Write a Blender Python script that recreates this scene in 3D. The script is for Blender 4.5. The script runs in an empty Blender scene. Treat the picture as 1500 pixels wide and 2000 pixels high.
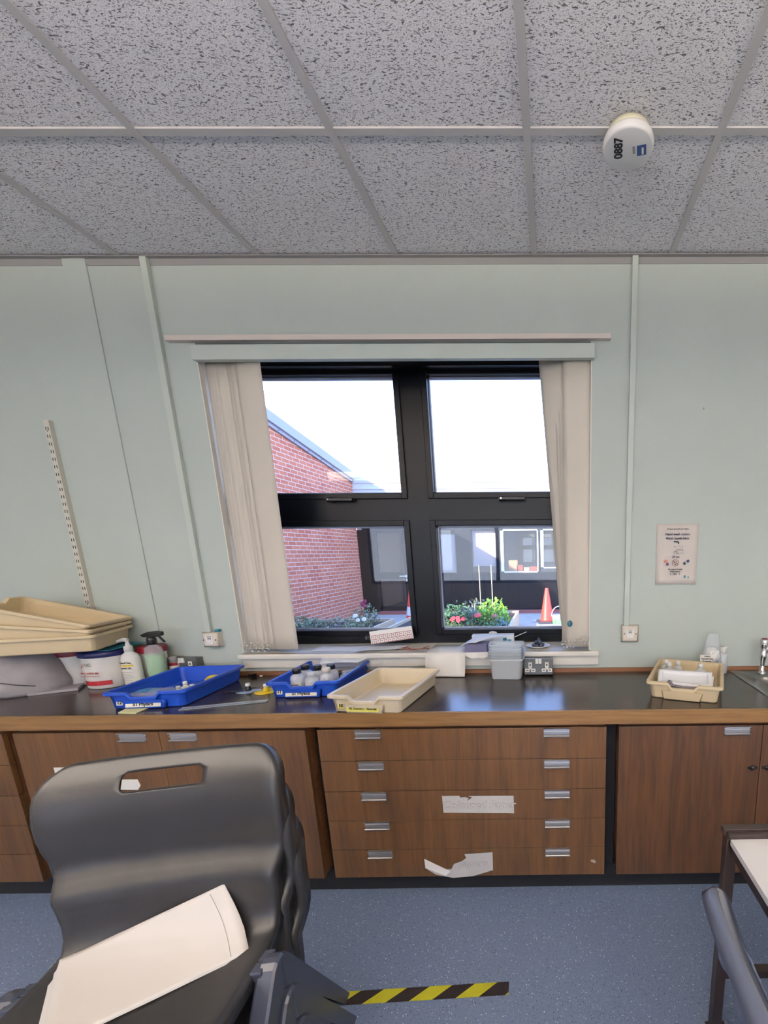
import bpy, bmesh, math, random
from mathutils import Vector, Matrix, Quaternion, noise
random.seed(7)
S = bpy.context.scene
COL = S.collection
R = math.radians
PI = math.pi

# ---------------------------------------------------------------- camera, light, exposure
F_PX, PX0, PY0 = 843.98, 1087.37, 1254.95
PITCH, YAW, ROLL, CAMD, CAMH = 0.2056, 0.0076, -0.0082, 2.2027, 1.49
cam = bpy.data.cameras.new('camera'); camo = bpy.data.objects.new('camera', cam); COL.objects.link(camo)
cam.sensor_fit = 'VERTICAL'; cam.sensor_height = 36.0; cam.lens = 36.0 * F_PX / 2000.0
cam.shift_x = (750.0 - PX0) / 2000.0; cam.shift_y = (PY0 - 1000.0) / 2000.0
cam.clip_start = 0.03; cam.clip_end = 200
_cy, _sy, _cp, _sp = math.cos(YAW), math.sin(YAW), math.cos(PITCH), math.sin(PITCH)
fwd = Vector((_sy * _cp, _cy * _cp, -_sp))
right0 = Vector((_cy, -_sy, 0)); up0 = right0.cross(fwd)
rr = right0 * math.cos(ROLL) + up0 * math.sin(ROLL)
uu = up0 * math.cos(ROLL) - right0 * math.sin(ROLL)
# image x axis expressed in the un-rolled frame (right, down)
rr = right0 * math.cos(ROLL) + up0 * math.sin(ROLL)
M = Matrix((rr, uu, -fwd)).transposed().to_4x4()
M.translation = Vector((0, -CAMD, CAMH))
camo.matrix_world = M
S.camera = camo
S.view_settings.view_transform = 'Standard'; S.view_settings.look = 'None'
S.view_settings.exposure = 0.0; S.view_settings.gamma = 1.0; S.view_settings.use_curve_mapping = False

world = bpy.data.worlds.new('sky'); S.world = world; world.use_nodes = True
wn = world.node_tree; wn.nodes.clear()
wo = wn.nodes.new('ShaderNodeOutputWorld'); bg = wn.nodes.new('ShaderNodeBackground')
tc = wn.nodes.new('ShaderNodeTexCoord'); sx = wn.nodes.new('ShaderNodeSeparateXYZ'); cr = wn.nodes.new('ShaderNodeValToRGB')
wn.links.new(tc.outputs['Generated'], sx.inputs[0]); wn.links.new(sx.outputs['Z'], cr.inputs[0])
wn.links.new(cr.outputs[0], bg.inputs[0]); wn.links.new(bg.outputs[0], wo.inputs[0])
cr.color_ramp.elements[0].position = 0.0; cr.color_ramp.elements[0].color = (0.80, 0.88, 1.0, 1)
cr.color_ramp.elements[1].position = 0.42; cr.color_ramp.elements[1].color = (0.21, 0.43, 1.0, 1)
SKY = 5.8
bg.inputs[1].default_value = SKY

sun = bpy.data.lights.new('sun', 'SUN'); suno = bpy.data.objects.new('sun', sun); COL.objects.link(suno)
sun.energy = 14.0; sun.angle = R(0.6); sun.color = (1.0, 0.88, 0.73)
suno.rotation_euler = Vector((0.7, 1.0, -0.573)).to_track_quat('-Z', 'Y').to_euler()
LAMP = 3.5      # radiance of the lower and upper diffusers of the unseen fill lights added behind the camera
LAMP_UP = 165.0
LAMP_SIDE = 7.5

# ---------------------------------------------------------------- helpers
def lin(c):
    c /= 255.0
    return c / 12.92 if c <= 0.04045 else ((c + 0.055) / 1.055) ** 2.4
def rgb(r, g, b): return (lin(r), lin(g), lin(b), 1)

def nt(m):
    return m.node_tree.nodes, m.node_tree.links
def mat(name, color, rough=0.5, metal=0.0, spec=0.5, bump=0.0, bscale=200, var=0.0, vscale=8, trans=0.0, emit=0.0, ior=1.45, coat=0.0, alpha=1.0, sss=0.0, stretch=(1, 1, 1)):
    m = bpy.data.materials.new(name); m.use_nodes = True
    N, L = nt(m); b = N['Principled BSDF']
    b.inputs['Base Color'].default_value = color; b.inputs['Roughness'].default_value = rough
    b.inputs['Metallic'].default_value = metal; b.inputs['Specular IOR Level'].default_value = spec
    b.inputs['Transmission Weight'].default_value = trans; b.inputs['IOR'].default_value = ior
    b.inputs['Coat Weight'].default_value = coat; b.inputs['Alpha'].default_value = alpha
    if sss: b.inputs['Subsurface Weight'].default_value = sss; b.inputs['Subsurface Radius'].default_value = (0.01, 0.01, 0.01)
    if emit: b.inputs['Emission Color'].default_value = color; b.inputs['Emission Strength'].default_value = emit
    t = N.new('ShaderNodeTexCoord'); mp = N.new('ShaderNodeMapping'); mp.inputs['Scale'].default_value = stretch
    L.new(t.outputs['Object'], mp.inputs[0])
    n2 = N.new('ShaderNodeTexNoise'); n2.inputs['Scale'].default_value = vscale; n2.inputs['Detail'].default_value = 4
    L.new(mp.outputs[0], n2.inputs[0])
    mr = N.new('ShaderNodeMapRange'); mr.inputs[1].default_value = 0.3; mr.inputs[2].default_value = 0.7
    mr.inputs[3].default_value = 1 - var; mr.inputs[4].default_value = 1 + var * 0.6
    L.new(n2.outputs[0], mr.inputs[0])
    hv = N.new('ShaderNodeHueSaturation'); hv.inputs['Color'].default_value = color
    L.new(mr.outputs[0], hv.inputs['Value']); L.new(hv.outputs[0], b.inputs['Base Color'])
    if bump:
        n = N.new('ShaderNodeTexNoise'); n.inputs['Scale'].default_value = bscale; n.inputs['Detail'].default_value = 3
        L.new(mp.outputs[0], n.inputs[0])
        bp = N.new('ShaderNodeBump'); bp.inputs['Strength'].default_value = bump; bp.inputs['Distance'].default_value = 0.002
        L.new(n.outputs[0], bp.inputs['Height']); L.new(bp.outputs[0], b.inputs['Normal'])
    return m

def wood(name, c1, c2, rough=0.45, axis='Z', scale=6.0):
    m = bpy.data.materials.new(name); m.use_nodes = True
    N, L = nt(m); b = N['Principled BSDF']; b.inputs['Roughness'].default_value = rough
    t = N.new('ShaderNodeTexCoord'); mp = N.new('ShaderNodeMapping'); L.new(t.outputs['Object'], mp.inputs[0])
    mp.inputs['Scale'].default_value = {'Z': (14, 14, 0.9), 'X': (1.0, 14, 14), 'Y': (14, 1, 14)}[axis]
    a = N.new('ShaderNodeTexNoise'); a.inputs['Scale'].default_value = scale; a.inputs['Detail'].default_value = 6; a.inputs['Distortion'].default_value = 0.6
    a2 = N.new('ShaderNodeTexNoise'); a2.inputs['Scale'].default_value = scale * 0.25; a2.inputs['Detail'].default_value = 2
    L.new(mp.outputs[0], a.inputs[0]); L.new(mp.outputs[0], a2.inputs[0])
    mx = N.new('ShaderNodeMath'); mx.operation = 'ADD'; L.new(a.outputs[0], mx.inputs[0]); L.new(a2.outputs[0], mx.inputs[1])
    r = N.new('ShaderNodeValToRGB'); mr = N.new('ShaderNodeMapRange'); mr.inputs[1].default_value = 0.7; mr.inputs[2].default_value = 1.3
    L.new(mx.outputs[0], mr.inputs[0]); L.new(mr.outputs[0], r.inputs[0])
    r.color_ramp.elements[0].color = c1; r.color_ramp.elements[1].color = c2
    L.new(r.outputs[0], b.inputs['Base Color'])
    bp = N.new('ShaderNodeBump'); bp.inputs['Strength'].default_value = 0.15; bp.inputs['Distance'].default_value = 0.001
    L.new(a.outputs[0], bp.inputs['Height']); L.new(bp.outputs[0], b.inputs['Normal'])
    return m

def ceiling_mat():
    m = bpy.data.materials.new('fissured_ceiling_tile'); m.use_nodes = True
    N, L = nt(m); b = N['Principled BSDF']; b.inputs['Roughness'].default_value = 0.95; b.inputs['Specular IOR Level'].default_value = 0.1
    t = N.new('ShaderNodeTexCoord'); wp = N.new('ShaderNodeTexNoise'); wp.inputs['Scale'].default_value = 9
    L.new(t.outputs['Object'], wp.inputs[0])
    va = N.new('ShaderNodeVectorMath'); va.operation = 'MULTIPLY_ADD'; va.inputs[1].default_value = (0.05, 0.05, 0)
    L.new(wp.outputs['Color'], va.inputs[0]); L.new(t.outputs['Object'], va.inputs[2])
    def layer(sc, nscale, lo, hi, det=1.5):
        mp = N.new('ShaderNodeMapping'); mp.inputs['Scale'].default_value = sc; L.new(va.outputs[0], mp.inputs[0])
        n = N.new('ShaderNodeTexNoise'); n.inputs['Scale'].default_value = nscale; n.inputs['Detail'].default_value = det
        L.new(mp.outputs[0], n.inputs[0])
        mr = N.new('ShaderNodeMapRange'); mr.inputs[1].default_value = lo; mr.inputs[2].default_value = hi; L.new(n.outputs[0], mr.inputs[0])
        return mr.outputs[0]
    f1 = layer((1, 2.8, 1), 72, 0.615, 0.65, 2.0)
    f2 = layer((1, 1.8, 1), 190, 0.60, 0.66, 2.0)
    mx = N.new('ShaderNodeMath'); mx.operation = 'MAXIMUM'; L.new(f1, mx.inputs[0]); L.new(f2, mx.inputs[1])
    sp = N.new('ShaderNodeTexNoise'); sp.inputs['Scale'].default_value = 260; sp.inputs['Detail'].default_value = 2
    L.new(t.outputs['Object'], sp.inputs[0])
    base = N.new('ShaderNodeMix'); base.data_type = 'RGBA'
    base.inputs[6].default_value = (0.66, 0.65, 0.66, 1); base.inputs[7].default_value = (0.84, 0.83, 0.84, 1)
    L.new(sp.outputs[0], base.inputs[0])
    c = N.new('ShaderNodeMix'); c.data_type = 'RGBA'; c.inputs[7].default_value = (0.17, 0.165, 0.17, 1)
    L.new(mx.outputs[0], c.inputs[0]); L.new(base.outputs[2], c.inputs[6]); L.new(c.outputs[2], b.inputs['Base Color'])
    inv = N.new('ShaderNodeMath'); inv.operation = 'SUBTRACT'; L.new(sp.outputs[0], inv.inputs[0]); L.new(mx.outputs[0], inv.inputs[1])
    bp = N.new('ShaderNodeBump'); bp.inputs['Strength'].default_value = 0.6; bp.inputs['Distance'].default_value = 0.003
    L.new(inv.outputs[0], bp.inputs['Height']); L.new(bp.outputs[0], b.inputs['Normal'])
    return m

def floor_mat():
    m = bpy.data.materials.new('speckled_blue_vinyl'); m.use_nodes = True
    N, L = nt(m); b = N['Principled BSDF']; b.inputs['Roughness'].default_value = 0.42
    t = N.new('ShaderNodeTexCoord')
    def specks(scale, size, keep):
        v = N.new('ShaderNodeTexVoronoi'); v.inputs['Scale'].default_value = scale; L.new(t.outputs['Object'], v.inputs[0])
        lt = N.new('ShaderNodeMath'); lt.operation = 'LESS_THAN'; lt.inputs[1].default_value = size; L.new(v.outputs['Distance'], lt.inputs[0])
        s = N.new('ShaderNodeSeparateColor'); L.new(v.outputs['Color'], s.inputs[0])
        g = N.new('ShaderNodeMath'); g.operation = 'LESS_THAN'; g.inputs[1].default_value = keep; L.new(s.outputs[0], g.inputs[0])
        mu = N.new('ShaderNodeMath'); mu.operation = 'MULTIPLY'; L.new(lt.outputs[0], mu.inputs[0]); L.new(g.outputs[0], mu.inputs[1])
        return mu.outputs[0]
    n = N.new('ShaderNodeTexNoise'); n.inputs['Scale'].default_value = 120; n.inputs['Detail'].default_value = 3; L.new(t.outputs['Object'], n.inputs[0])
    base = N.new('ShaderNodeMix'); base.data_type = 'RGBA'; base.inputs[6].default_value = rgb(92, 107, 134); base.inputs[7].default_value = rgb(122, 137, 164)
    L.new(n.outputs[0], base.inputs[0])
    cur = base.outputs[2]
    for sc, si, ke, co in ((170, 0.26, 0.22, rgb(30, 34, 44)), (140, 0.22, 0.16, rgb(225, 228, 235)), (260, 0.3, 0.2, rgb(150, 165, 185))):
        x = N.new('ShaderNodeMix'); x.data_type = 'RGBA'; x.inputs[7].default_value = co
        L.new(specks(sc, si, ke), x.inputs[0]); L.new(cur, x.inputs[6]); cur = x.outputs[2]
    L.new(cur, b.inputs['Base Color'])
    bp = N.new('ShaderNodeBump'); bp.inputs['Strength'].default_value = 0.25; bp.inputs['Distance'].default_value = 0.001
    L.new(n.outputs[0], bp.inputs['Height']); L.new(bp.outputs[0], b.inputs['Normal'])
    return m

def brick_mat():
    m = bpy.data.materials.new('red_brick'); m.use_nodes = True
    N, L = nt(m); b = N['Principled BSDF']; b.inputs['Roughness'].default_value = 0.9
    t = N.new('ShaderNodeTexCoord'); s = N.new('ShaderNodeSeparateXYZ'); c = N.new('ShaderNodeCombineXYZ')
    L.new(t.outputs['Object'], s.inputs[0]); L.new(s.outputs['Y'], c.inputs[0]); L.new(s.outputs['Z'], c.inputs[1])
    k = N.new('ShaderNodeTexBrick'); L.new(c.outputs[0], k.inputs[0])
    k.inputs['Scale'].default_value = 1.0; k.inputs['Brick Width'].default_value = 0.225; k.inputs['Row Height'].default_value = 0.075
    k.inputs['Mortar Size'].default_value = 0.006; k.inputs['Color1'].default_value = rgb(196, 116, 84); k.inputs['Color2'].default_value = rgb(178, 96, 70)
    k.inputs['Mortar'].default_value = rgb(205, 180, 165)
    L.new(k.outputs[0], b.inputs['Base Color'])
    return m

def glass_mat(name='window_glass', tint=(0.97, 0.98, 1.0, 1), refl=0.08):
    m = bpy.data.materials.new(name); m.use_nodes = True
    N, L = nt(m); N.clear()
    o = N.new('ShaderNodeOutputMaterial'); tr = N.new('ShaderNodeBsdfTransparent'); gl = N.new('ShaderNodeBsdfGlossy'); mx = N.new('ShaderNodeMixShader')
    tr.inputs[0].default_value = tint; gl.inputs['Roughness'].default_value = 0.02
    fr = N.new('ShaderNodeFresnel'); fr.inputs[0].default_value = 1.45
    L.new(fr.outputs[0], mx.inputs[0]); L.new(tr.outputs[0], mx.inputs[1]); L.new(gl.outputs[0], mx.inputs[2]); L.new(mx.outputs[0], o.inputs[0])
    return m

def plastic_clear(name, tint, a=0.35, rough=0.25):
    m = bpy.data.materials.new(name); m.use_nodes = True
    N, L = nt(m); b = N['Principled BSDF']; o = N['Material Output']
    b.inputs['Base Color'].default_value = tint; b.inputs['Roughness'].default_value = rough
    tr = N.new('ShaderNodeBsdfTransparent'); tr.inputs[0].default_value = (0.97, 0.98, 0.98, 1); mx = N.new('ShaderNodeMixShader'); mx.inputs[0].default_value = a
    L.new(tr.outputs[0], mx.inputs[1]); L.new(b.outputs[0], mx.inputs[2]); L.new(mx.outputs[0], o.inputs[0])
    return m

class MB:
    def __init__(s): s.b = bmesh.new(); s.mi = 0
    def _fin(s, vs):
        for v in vs:
            for f in v.link_faces: f.material_index = s.mi
    def box(s, x0, x1, y0, y1, z0, z1, mx=None, bev=0.0):
        ret = bmesh.ops.create_cube(s.b, size=1.0); vs = ret['verts']
        for v in vs:
            v.co = Vector(((x0 + x1) / 2 + v.co.x * (x1 - x0), (y0 + y1) / 2 + v.co.y * (y1 - y0), (z0 + z1) / 2 + v.co.z * (z1 - z0)))
        s._fin(vs)
        if bev:
            es = list({e for v in vs for e in v.link_edges})
            rb = bmesh.ops.bevel(s.b, geom=es, offset=bev, segments=2, affect='EDGES', profile=0.5)
            vs = list({v for f in rb['faces'] for v in f.verts} | {v for v in vs if v.is_valid})
            for f in rb['faces']: f.material_index = s.mi
        if mx is not None:
            for v in vs: v.co = mx @ v.co
        return s
    def prism(s, pts, d, mx=None):
        """pts: list of 3D points forming a planar polygon; d: extrusion vector"""
        d = Vector(d); a = [s.b.verts.new(Vector(p)) for p in pts]; c = [s.b.verts.new(Vector(p) + d) for p in pts]
        n = len(a); fs = [s.b.faces.new(a), s.b.faces.new(c[::-1])]
        for i in range(n): fs.append(s.b.faces.new((a[(i + 1) % n], a[i], c[i], c[(i + 1) % n])))
        for f in fs: f.material_index = s.mi
        if mx is not None:
            for v in a + c: v.co = mx @ v.co
        return s
    def rings(s, rings, cap0=True, cap1=True, closed=True, mx=None):
        V = [[s.b.verts.new(Vector(p)) for p in r] for r in rings]; n = len(V[0])
        for i in range(len(V) - 1):
            for j in range(n if closed else n - 1):
                f = s.b.faces.new((V[i][j], V[i][(j + 1) % n], V[i + 1][(j + 1) % n], V[i + 1][j])); f.material_index = s.mi; f.smooth = True
        if cap0: f = s.b.faces.new(V[0][::-1]); f.material_index = s.mi
        if cap1: f = s.b.faces.new(V[-1]); f.material_index = s.mi
        if mx is not None:
            for r in V:
                for v in r: v.co = mx @ v.co
        return s
    def lathe(s, prof, n=28, c=(0, 0, 0), mx=None, cap0=True, cap1=True, sx=1, sy=1):
        rs = [[(c[0] + r * sx * math.cos(2 * PI * k / n), c[1] + r * sy * math.sin(2 * PI * k / n), c[2] + z) for k in range(n)] for r, z in prof]
        return s.rings(rs, cap0, cap1, True, mx)
    def tube(s, pts, r, n=8, cap=True):
        pts = [Vector(p) for p in pts]; rs = []
        up = Vector((0, 0, 1)); prev = None
        for i, p in enumerate(pts):
            t = (pts[min(i + 1, len(pts) - 1)] - pts[max(i - 1, 0)]).normalized()
            if prev is None:
                a = t.cross(up) if abs(t.dot(up)) < 0.95 else t.cross(Vector((1, 0, 0)))
            else: a = prev - t * prev.dot(t)
            a.normalize(); b = t.cross(a); prev = a
            rad = r[i] if isinstance(r, (list, tuple)) else r
            rs.append([p + (a * math.cos(2 * PI * k / n) + b * math.sin(2 * PI * k / n)) * rad for k in range(n)])
        return s.rings(rs, cap, cap)
    def ico(s, c, r, sub=1, sc=(1, 1, 1)):
        ret = bmesh.ops.create_icosphere(s.b, subdivisions=sub, radius=r)
        for v in ret['verts']: v.co = Vector((v.co.x * sc[0], v.co.y * sc[1], v.co.z * sc[2])) + Vector(c)
        s._fin(ret['verts']); return s
    def build(s, name, m, parent=None, smooth=False, bevel=0.0, world=None):
        bmesh.ops.recalc_face_normals(s.b, faces=s.b.faces[:])
        me = bpy.data.meshes.new(name); s.b.to_mesh(me); s.b.free()
        for x in (m if isinstance(m, (list, tuple)) else [m]): me.materials.append(x)
        if smooth:
            for p in me.polygons: p.use_smooth = True
        o = bpy.data.objects.new(name, me); COL.objects.link(o)
        if parent is not None: o.parent = parent
        if world is not None: o.matrix_local = world
        if bevel:
            bm = o.modifiers.new('bevel', 'BEVEL'); bm.width = bevel; bm.segments = 2; bm.limit_method = 'ANGLE'; bm.angle_limit = R(40)
        return o

def B(*a, **k): return MB().box(*a, **k)
def tag(o, label, cat, group=None, kind=None):
    if label: o['label'] = label
    if cat: o['category'] = cat
    if group: o['group'] = group
    if kind: o['kind'] = kind
    return o
def struct(o): o['kind'] = 'structure'; return o
def thing(name, loc=(0, 0, 0), rz=0, label=None, cat=None, group=None, rot=None):
    o = bpy.data.objects.new(name, None); COL.objects.link(o); o.empty_display_size = 0.05
    o.location = loc; o.rotation_euler = rot if rot else (0, 0, rz)
    tag(o, label, cat, group); return o
def kids(o): return [c for c in bpy.data.objects if c.parent == o]
def copy_tree(o, parent=None):
    c = o.copy(); COL.objects.link(c); c.parent = parent
    for ch in kids(o): copy_tree(ch, c)
    return c
def setlabel(o, l):
    o['label'] = l; return o

UPM = Matrix(((1, 0, 0), (0, 0, -1), (0, 1, 0))).to_4x4()      # text lying in XY -> standing in XZ, facing -Y
def text(s, size, mx, m, parent, name='lettering', bold=0.0, align='CENTER', shear=0, sx=1.0):
    cu = bpy.data.curves.new(name, 'FONT'); cu.body = s; cu.size = size; cu.align_x = align; cu.align_y = 'CENTER'
    cu.extrude = 0.0002; cu.offset = bold; cu.shear = shear; cu.resolution_u = 3
    t = bpy.data.objects.new(name, cu); COL.objects.link(t)
    bpy.context.view_layer.update()
    me = bpy.data.meshes.new_from_object(t.evaluated_get(bpy.context.evaluated_depsgraph_get()))
    bpy.data.objects.remove(t); bpy.data.curves.remove(cu)
    me.materials.clear(); me.materials.append(m)
    me.transform(mx @ Matrix.Diagonal((sx, 1, 1, 1)))
    o = bpy.data.objects.new(name, me); COL.objects.link(o)
    if parent is not None: o.parent = parent
    return o
def T(x, y, z): return Matrix.Translation((x, y, z))
def wallpt(x, z, y):           # a point read off the wall plane y=0, moved along the sight line to plane y
    k = (y + CAMD) / CAMD
    return x * k, CAMH + (z - CAMH) * k

# ---------------------------------------------------------------- materials
WALLC = rgb(178, 186, 178)
m_wall = mat('pale_green_paint', WALLC, 0.75, bump=0.35, bscale=160, var=0.03, vscale=2)
m_wallw = mat('cream_paint', rgb(232, 228, 220), 0.8)
m_white = mat('white_gloss', rgb(226, 220, 208), 0.35, var=0.03)
m_bar = mat('ceiling_grid_metal', rgb(184, 182, 181), 0.6)
m_ceil = ceiling_mat(); m_floor = floor_mat()
m_black = mat('black_frame', rgb(8, 9, 14), 0.3, var=0.1, spec=.25)
m_glass = glass_mat()
m_trunk = mat('green_painted_trunking', rgb(184, 192, 182), 0.5)
m_pink = mat('pale_trunking', rgb(208, 196, 186), 0.45)
m_cream = mat('ivory_plastic', rgb(214, 203, 186), 0.4)
m_dark = mat('dark_recess', rgb(14, 15, 20), 0.8)
m_hole = mat('black_hole', rgb(8, 8, 8), 0.9)
m_wood = wood('door_veneer', rgb(68, 45, 23), rgb(96, 66, 36), 0.4)
m_woodR = wood('dark_door_veneer', rgb(56, 37, 21), rgb(85, 56, 33), 0.4)
m_edge = wood('worktop_lipping', rgb(100, 72, 40), rgb(130, 97, 58), 0.4, 'X')
m_strip = wood('upstand_wood', rgb(92, 58, 36), rgb(125, 84, 54), 0.5, 'X')
m_top = mat('brown_laminate', rgb(50, 41, 36), 0.21, bump=0.04, bscale=420, var=0.12, vscale=5, spec=0.55)
m_alu = mat('brushed_aluminium', rgb(196, 194, 194), 0.3, metal=0.85, bump=0.1, bscale=60, stretch=(1, 20, 20))
m_blind = mat('cream_fabric', rgb(205, 196, 182), 0.9, bump=0.3, bscale=500, var=0.03, vscale=4)
m_chain = mat('white_bead', rgb(215, 210, 200), 0.4)
m_blue = mat('blue_plastic', rgb(20, 66, 168), 0.4, bump=0.05, bscale=300, var=0.04)
m_beige = mat('beige_plastic', rgb(220, 204, 174), 0.45, bump=0.05, bscale=300, var=0.05)
m_beige2 = mat('tan_plastic', rgb(206, 186, 150), 0.5, bump=0.05, bscale=300, var=0.06)
m_paper = mat('white_paper', rgb(236, 230, 220), 0.85, var=0.01)
m_paperb = mat('skylit_paper', rgb(226, 230, 236), 0.8, var=0.02)  # white paper with the blue sky light put into its colour
m_label = mat('label_paper', rgb(232, 226, 212), 0.7)
m_yellowl = mat('yellow_label', rgb(214, 208, 96), 0.7)
m_ink = mat('ink', rgb(24, 24, 30), 0.7)
m_navyink = mat('navy_ink', rgb(28, 34, 66), 0.7)
m_redink = mat('red_ink', rgb(150, 30, 40), 0.6)
m_grey_ink = mat('grey_ink', rgb(150, 148, 144), 0.7)
m_chair = mat('grey_polypropylene', rgb(38, 37, 38), 0.26, bump=0.15, bscale=900, var=0.05, vscale=6)
m_chair2 = mat('slate_polypropylene', rgb(50, 54, 66), 0.22, bump=0.08, bscale=900)
m_tub = mat('white_tub', rgb(232, 226, 216), 0.4)
m_maroon = mat('maroon_plastic', rgb(120, 24, 38), 0.4)
m_navy = mat('navy_plastic', rgb(22, 26, 78), 0.35)
m_teal = mat('teal_plastic', rgb(40, 120, 140), 0.4)
m_blackp = mat('black_plastic', rgb(18, 18, 20), 0.35)
m_milky = plastic_clear('milky_plastic', (0.86, 0.87, 0.86, 1), 0.62, 0.3)
m_clear = plastic_clear('clear_plastic', (0.86, 0.9, 0.93, 1), 0.30, 0.15)
m_clear2 = plastic_clear('clear_bag', (0.9, 0.92, 0.94, 1), 0.25, 0.2)
m_green = mat('green_liquid', rgb(150, 196, 128), 0.3)
m_brownliq = mat('murky_liquid', rgb(150, 134, 118), 0.4)
m_grnliq = mat('dark_green_liquid', rgb(24, 84, 62), 0.3)
m_whitep = mat('white_plastic', rgb(230, 226, 218), 0.35)
m_foam = mat('polystyrene', rgb(240, 238, 236), 0.8, bump=0.4, bscale=350)
m_steel = mat('stainless_steel', rgb(150, 152, 148), 0.28, metal=1.0, bump=0.08, bscale=80, var=0.08)
m_chrome = mat('chrome', rgb(215, 215, 218), 0.08, metal=1.0)
m_metal = mat('socket_metal', rgb(96, 98, 98), 0.4, metal=0.7, var=0.08)
m_fabric = mat('grey_cloth', rgb(150, 145, 148), 0.95, bump=0.5, bscale=90, var=0.15, vscale=14)
m_yellow = mat('yellow_plastic', rgb(222, 190, 40), 0.4)
m_sticky = mat('pale_yellow_paper', rgb(226, 222, 168), 0.8)
m_tapey = mat('yellow_tape', rgb(206, 200, 50), 0.45, bump=0.3, bscale=300, var=0.08, vscale=30)
m_tapek = mat('black_tape', rgb(32, 26, 28), 0.4, bump=0.3, bscale=300)
m_tabletop = mat('white_tabletop', rgb(232, 228, 224), 0.3)
m_tableleg = mat('dark_brown_steel', rgb(44, 34, 32), 0.4)
m_lamp = mat('fill_light_diffuser', (1.0, 0.86, 0.70, 1), 0.6, emit=LAMP)
m_lampside = mat('side_fill_diffuser', (1.0, 0.88, 0.74, 1), 0.6, emit=LAMP_SIDE)
m_lampup = mat('upper_fill_diffuser', (1.0, 0.88, 0.74, 1), 0.6, emit=LAMP_UP)
m_brick = brick_mat()

# ---------------------------------------------------------------- the room
XL, XR, YB, ZC = -4.3, 3.3, -6.6, 2.76
struct(B(XL, XR, YB, 0, -0.1, 0).build('floor', m_floor))
WX0, WX1, WZ0, WZ1 = -1.612, 0.188, 0.955, 2.428
w = MB()
w.box(XL - .2, WX0, 0, .32, -0.1, 3.0); w.box(WX1, XR + .2, 0, .32, -0.1, 3.0)
w.box(WX0, WX1, 0, .32, -0.1, WZ0); w.box(WX0, WX1, 0, .32, WZ1, 3.0)
struct(w.build('wall_back', m_wall))
struct(B(XL - .2, XL, YB, 0, -0.1, 3.0).build('wall_left', m_wallw))
struct(B(XR, XR + .2, YB, 0, -0.1, 3.0).build('wall_right', m_wallw))
AX0, AX1, AZ0, AZ1 = -3.9, 2.9, .85, 2.42  # rear window row, unseen, added to brighten the room with sun and sky
w = MB(); w.box(XL - .2, AX0, YB - .2, YB, -0.1, 3.0); w.box(AX1, XR + .2, YB - .2, YB, -0.1, 3.0); w.box(AX0, AX1, YB - .2, YB, -0.1, AZ0); w.box(AX0, AX1, YB - .2, YB, AZ1, 3.0)
struct(w.build('wall_front', m_wallw))
w = MB()
w.box(AX0, AX1, YB - .14, YB - .08, AZ0, AZ0 + .06); w.box(AX0, AX1, YB - .14, YB - .08, AZ1 - .06, AZ1)
for k in range(6):
    xx = AX0 + (AX1 - AX0) * k / 5; w.box(max(AX0, xx - .04), min(AX1, xx + .04), YB - .14, YB - .08, AZ0 + .06, AZ1 - .06)
w2_ = struct(w.build('added_rear_window', m_black)); B(AX0 + .02, AX1 - .02, YB - .113, YB - .108, AZ0 + .02, AZ1 - .02).build('pane', m_glass, w2_)
GX = [-1.2676 + .6 * k for k in range(-5, 8)]
GY = [-0.5765 - .6 * j for j in range(0, 11)]
ceil = struct(B(XL, XR, YB, 0, ZC + .006, ZC + .03).build('ceiling', m_ceil))
cw = MB()
cw.tube([(-2.06, -.66, ZC + .0055), (-2.045, -.70, ZC + .0055), (-2.052, -.76, ZC + .0055), (-2.035, -.80, ZC + .0055), (-2.03, -.86, ZC + .0055)], 0.0022, 5)
cw.build('crack', m_hole, ceil)
g = MB()
for x in GX: g.box(x - .012, x + .012, YB, -.018, ZC - .001, ZC + .0055)
for y in GY: g.box(XL, XR, y - .012, y + .012, ZC - .0005, ZC + .005)
struct(g.build('trim_1', m_bar))
g = MB(); g.box(XL, XR, -.022, 0, ZC - .003, ZC); g.box(XL, XR, -.0025, 0, ZC - .028, ZC)
struct(g.build('trim_2', mat('shaded_edge_angle', rgb(146, 144, 142), .6)))  # copy of the grid metal, colour darkened to offset the lamp light
struct(B(XL - .3, XR + .3, YB - .3, .5, 3.0, 3.15).build('trim_3', mat('roof_felt', rgb(90, 88, 86), .9)))
# raised lining strip on the left of the wall
struct(B(-2.121, -2.021, -.006, 0, .90, ZC - .003).build('trim_4', m_wall))

# unseen suspended lights added behind the viewpoint to brighten ceiling and wall
for y in (-2.55, -4.7):
    for x in (-2.6, -.4, 1.8):
        t = thing('added_fill_light', (x, y, 2.34), 0, 'white suspended linear light added unseen behind the viewpoint to brighten the room', 'light', 'added fill lights behind the viewpoint')
        MB().box(-.75, .75, -.10, -.085, 0, .06).box(-.75, .75, .085, .10, 0, .06).box(-.75, -.735, -.085, .085, 0, .06).box(.735, .75, -.085, .085, 0, .06).build('side_diffuser', m_lampside, t)
        B(-.735, .735, -.085, .085, .045, .05).build('upper_diffuser', m_lampup, t); B(-.735, .735, -.085, .085, .004, .009).build('lower_diffuser', m_lamp, t)
        for dx in (-.6, .6): MB().tube([(dx, 0, .05), (dx, 0, ZC + .002 - 2.34)], .002, 5).build('suspension_wire', m_metal, t)

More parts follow.
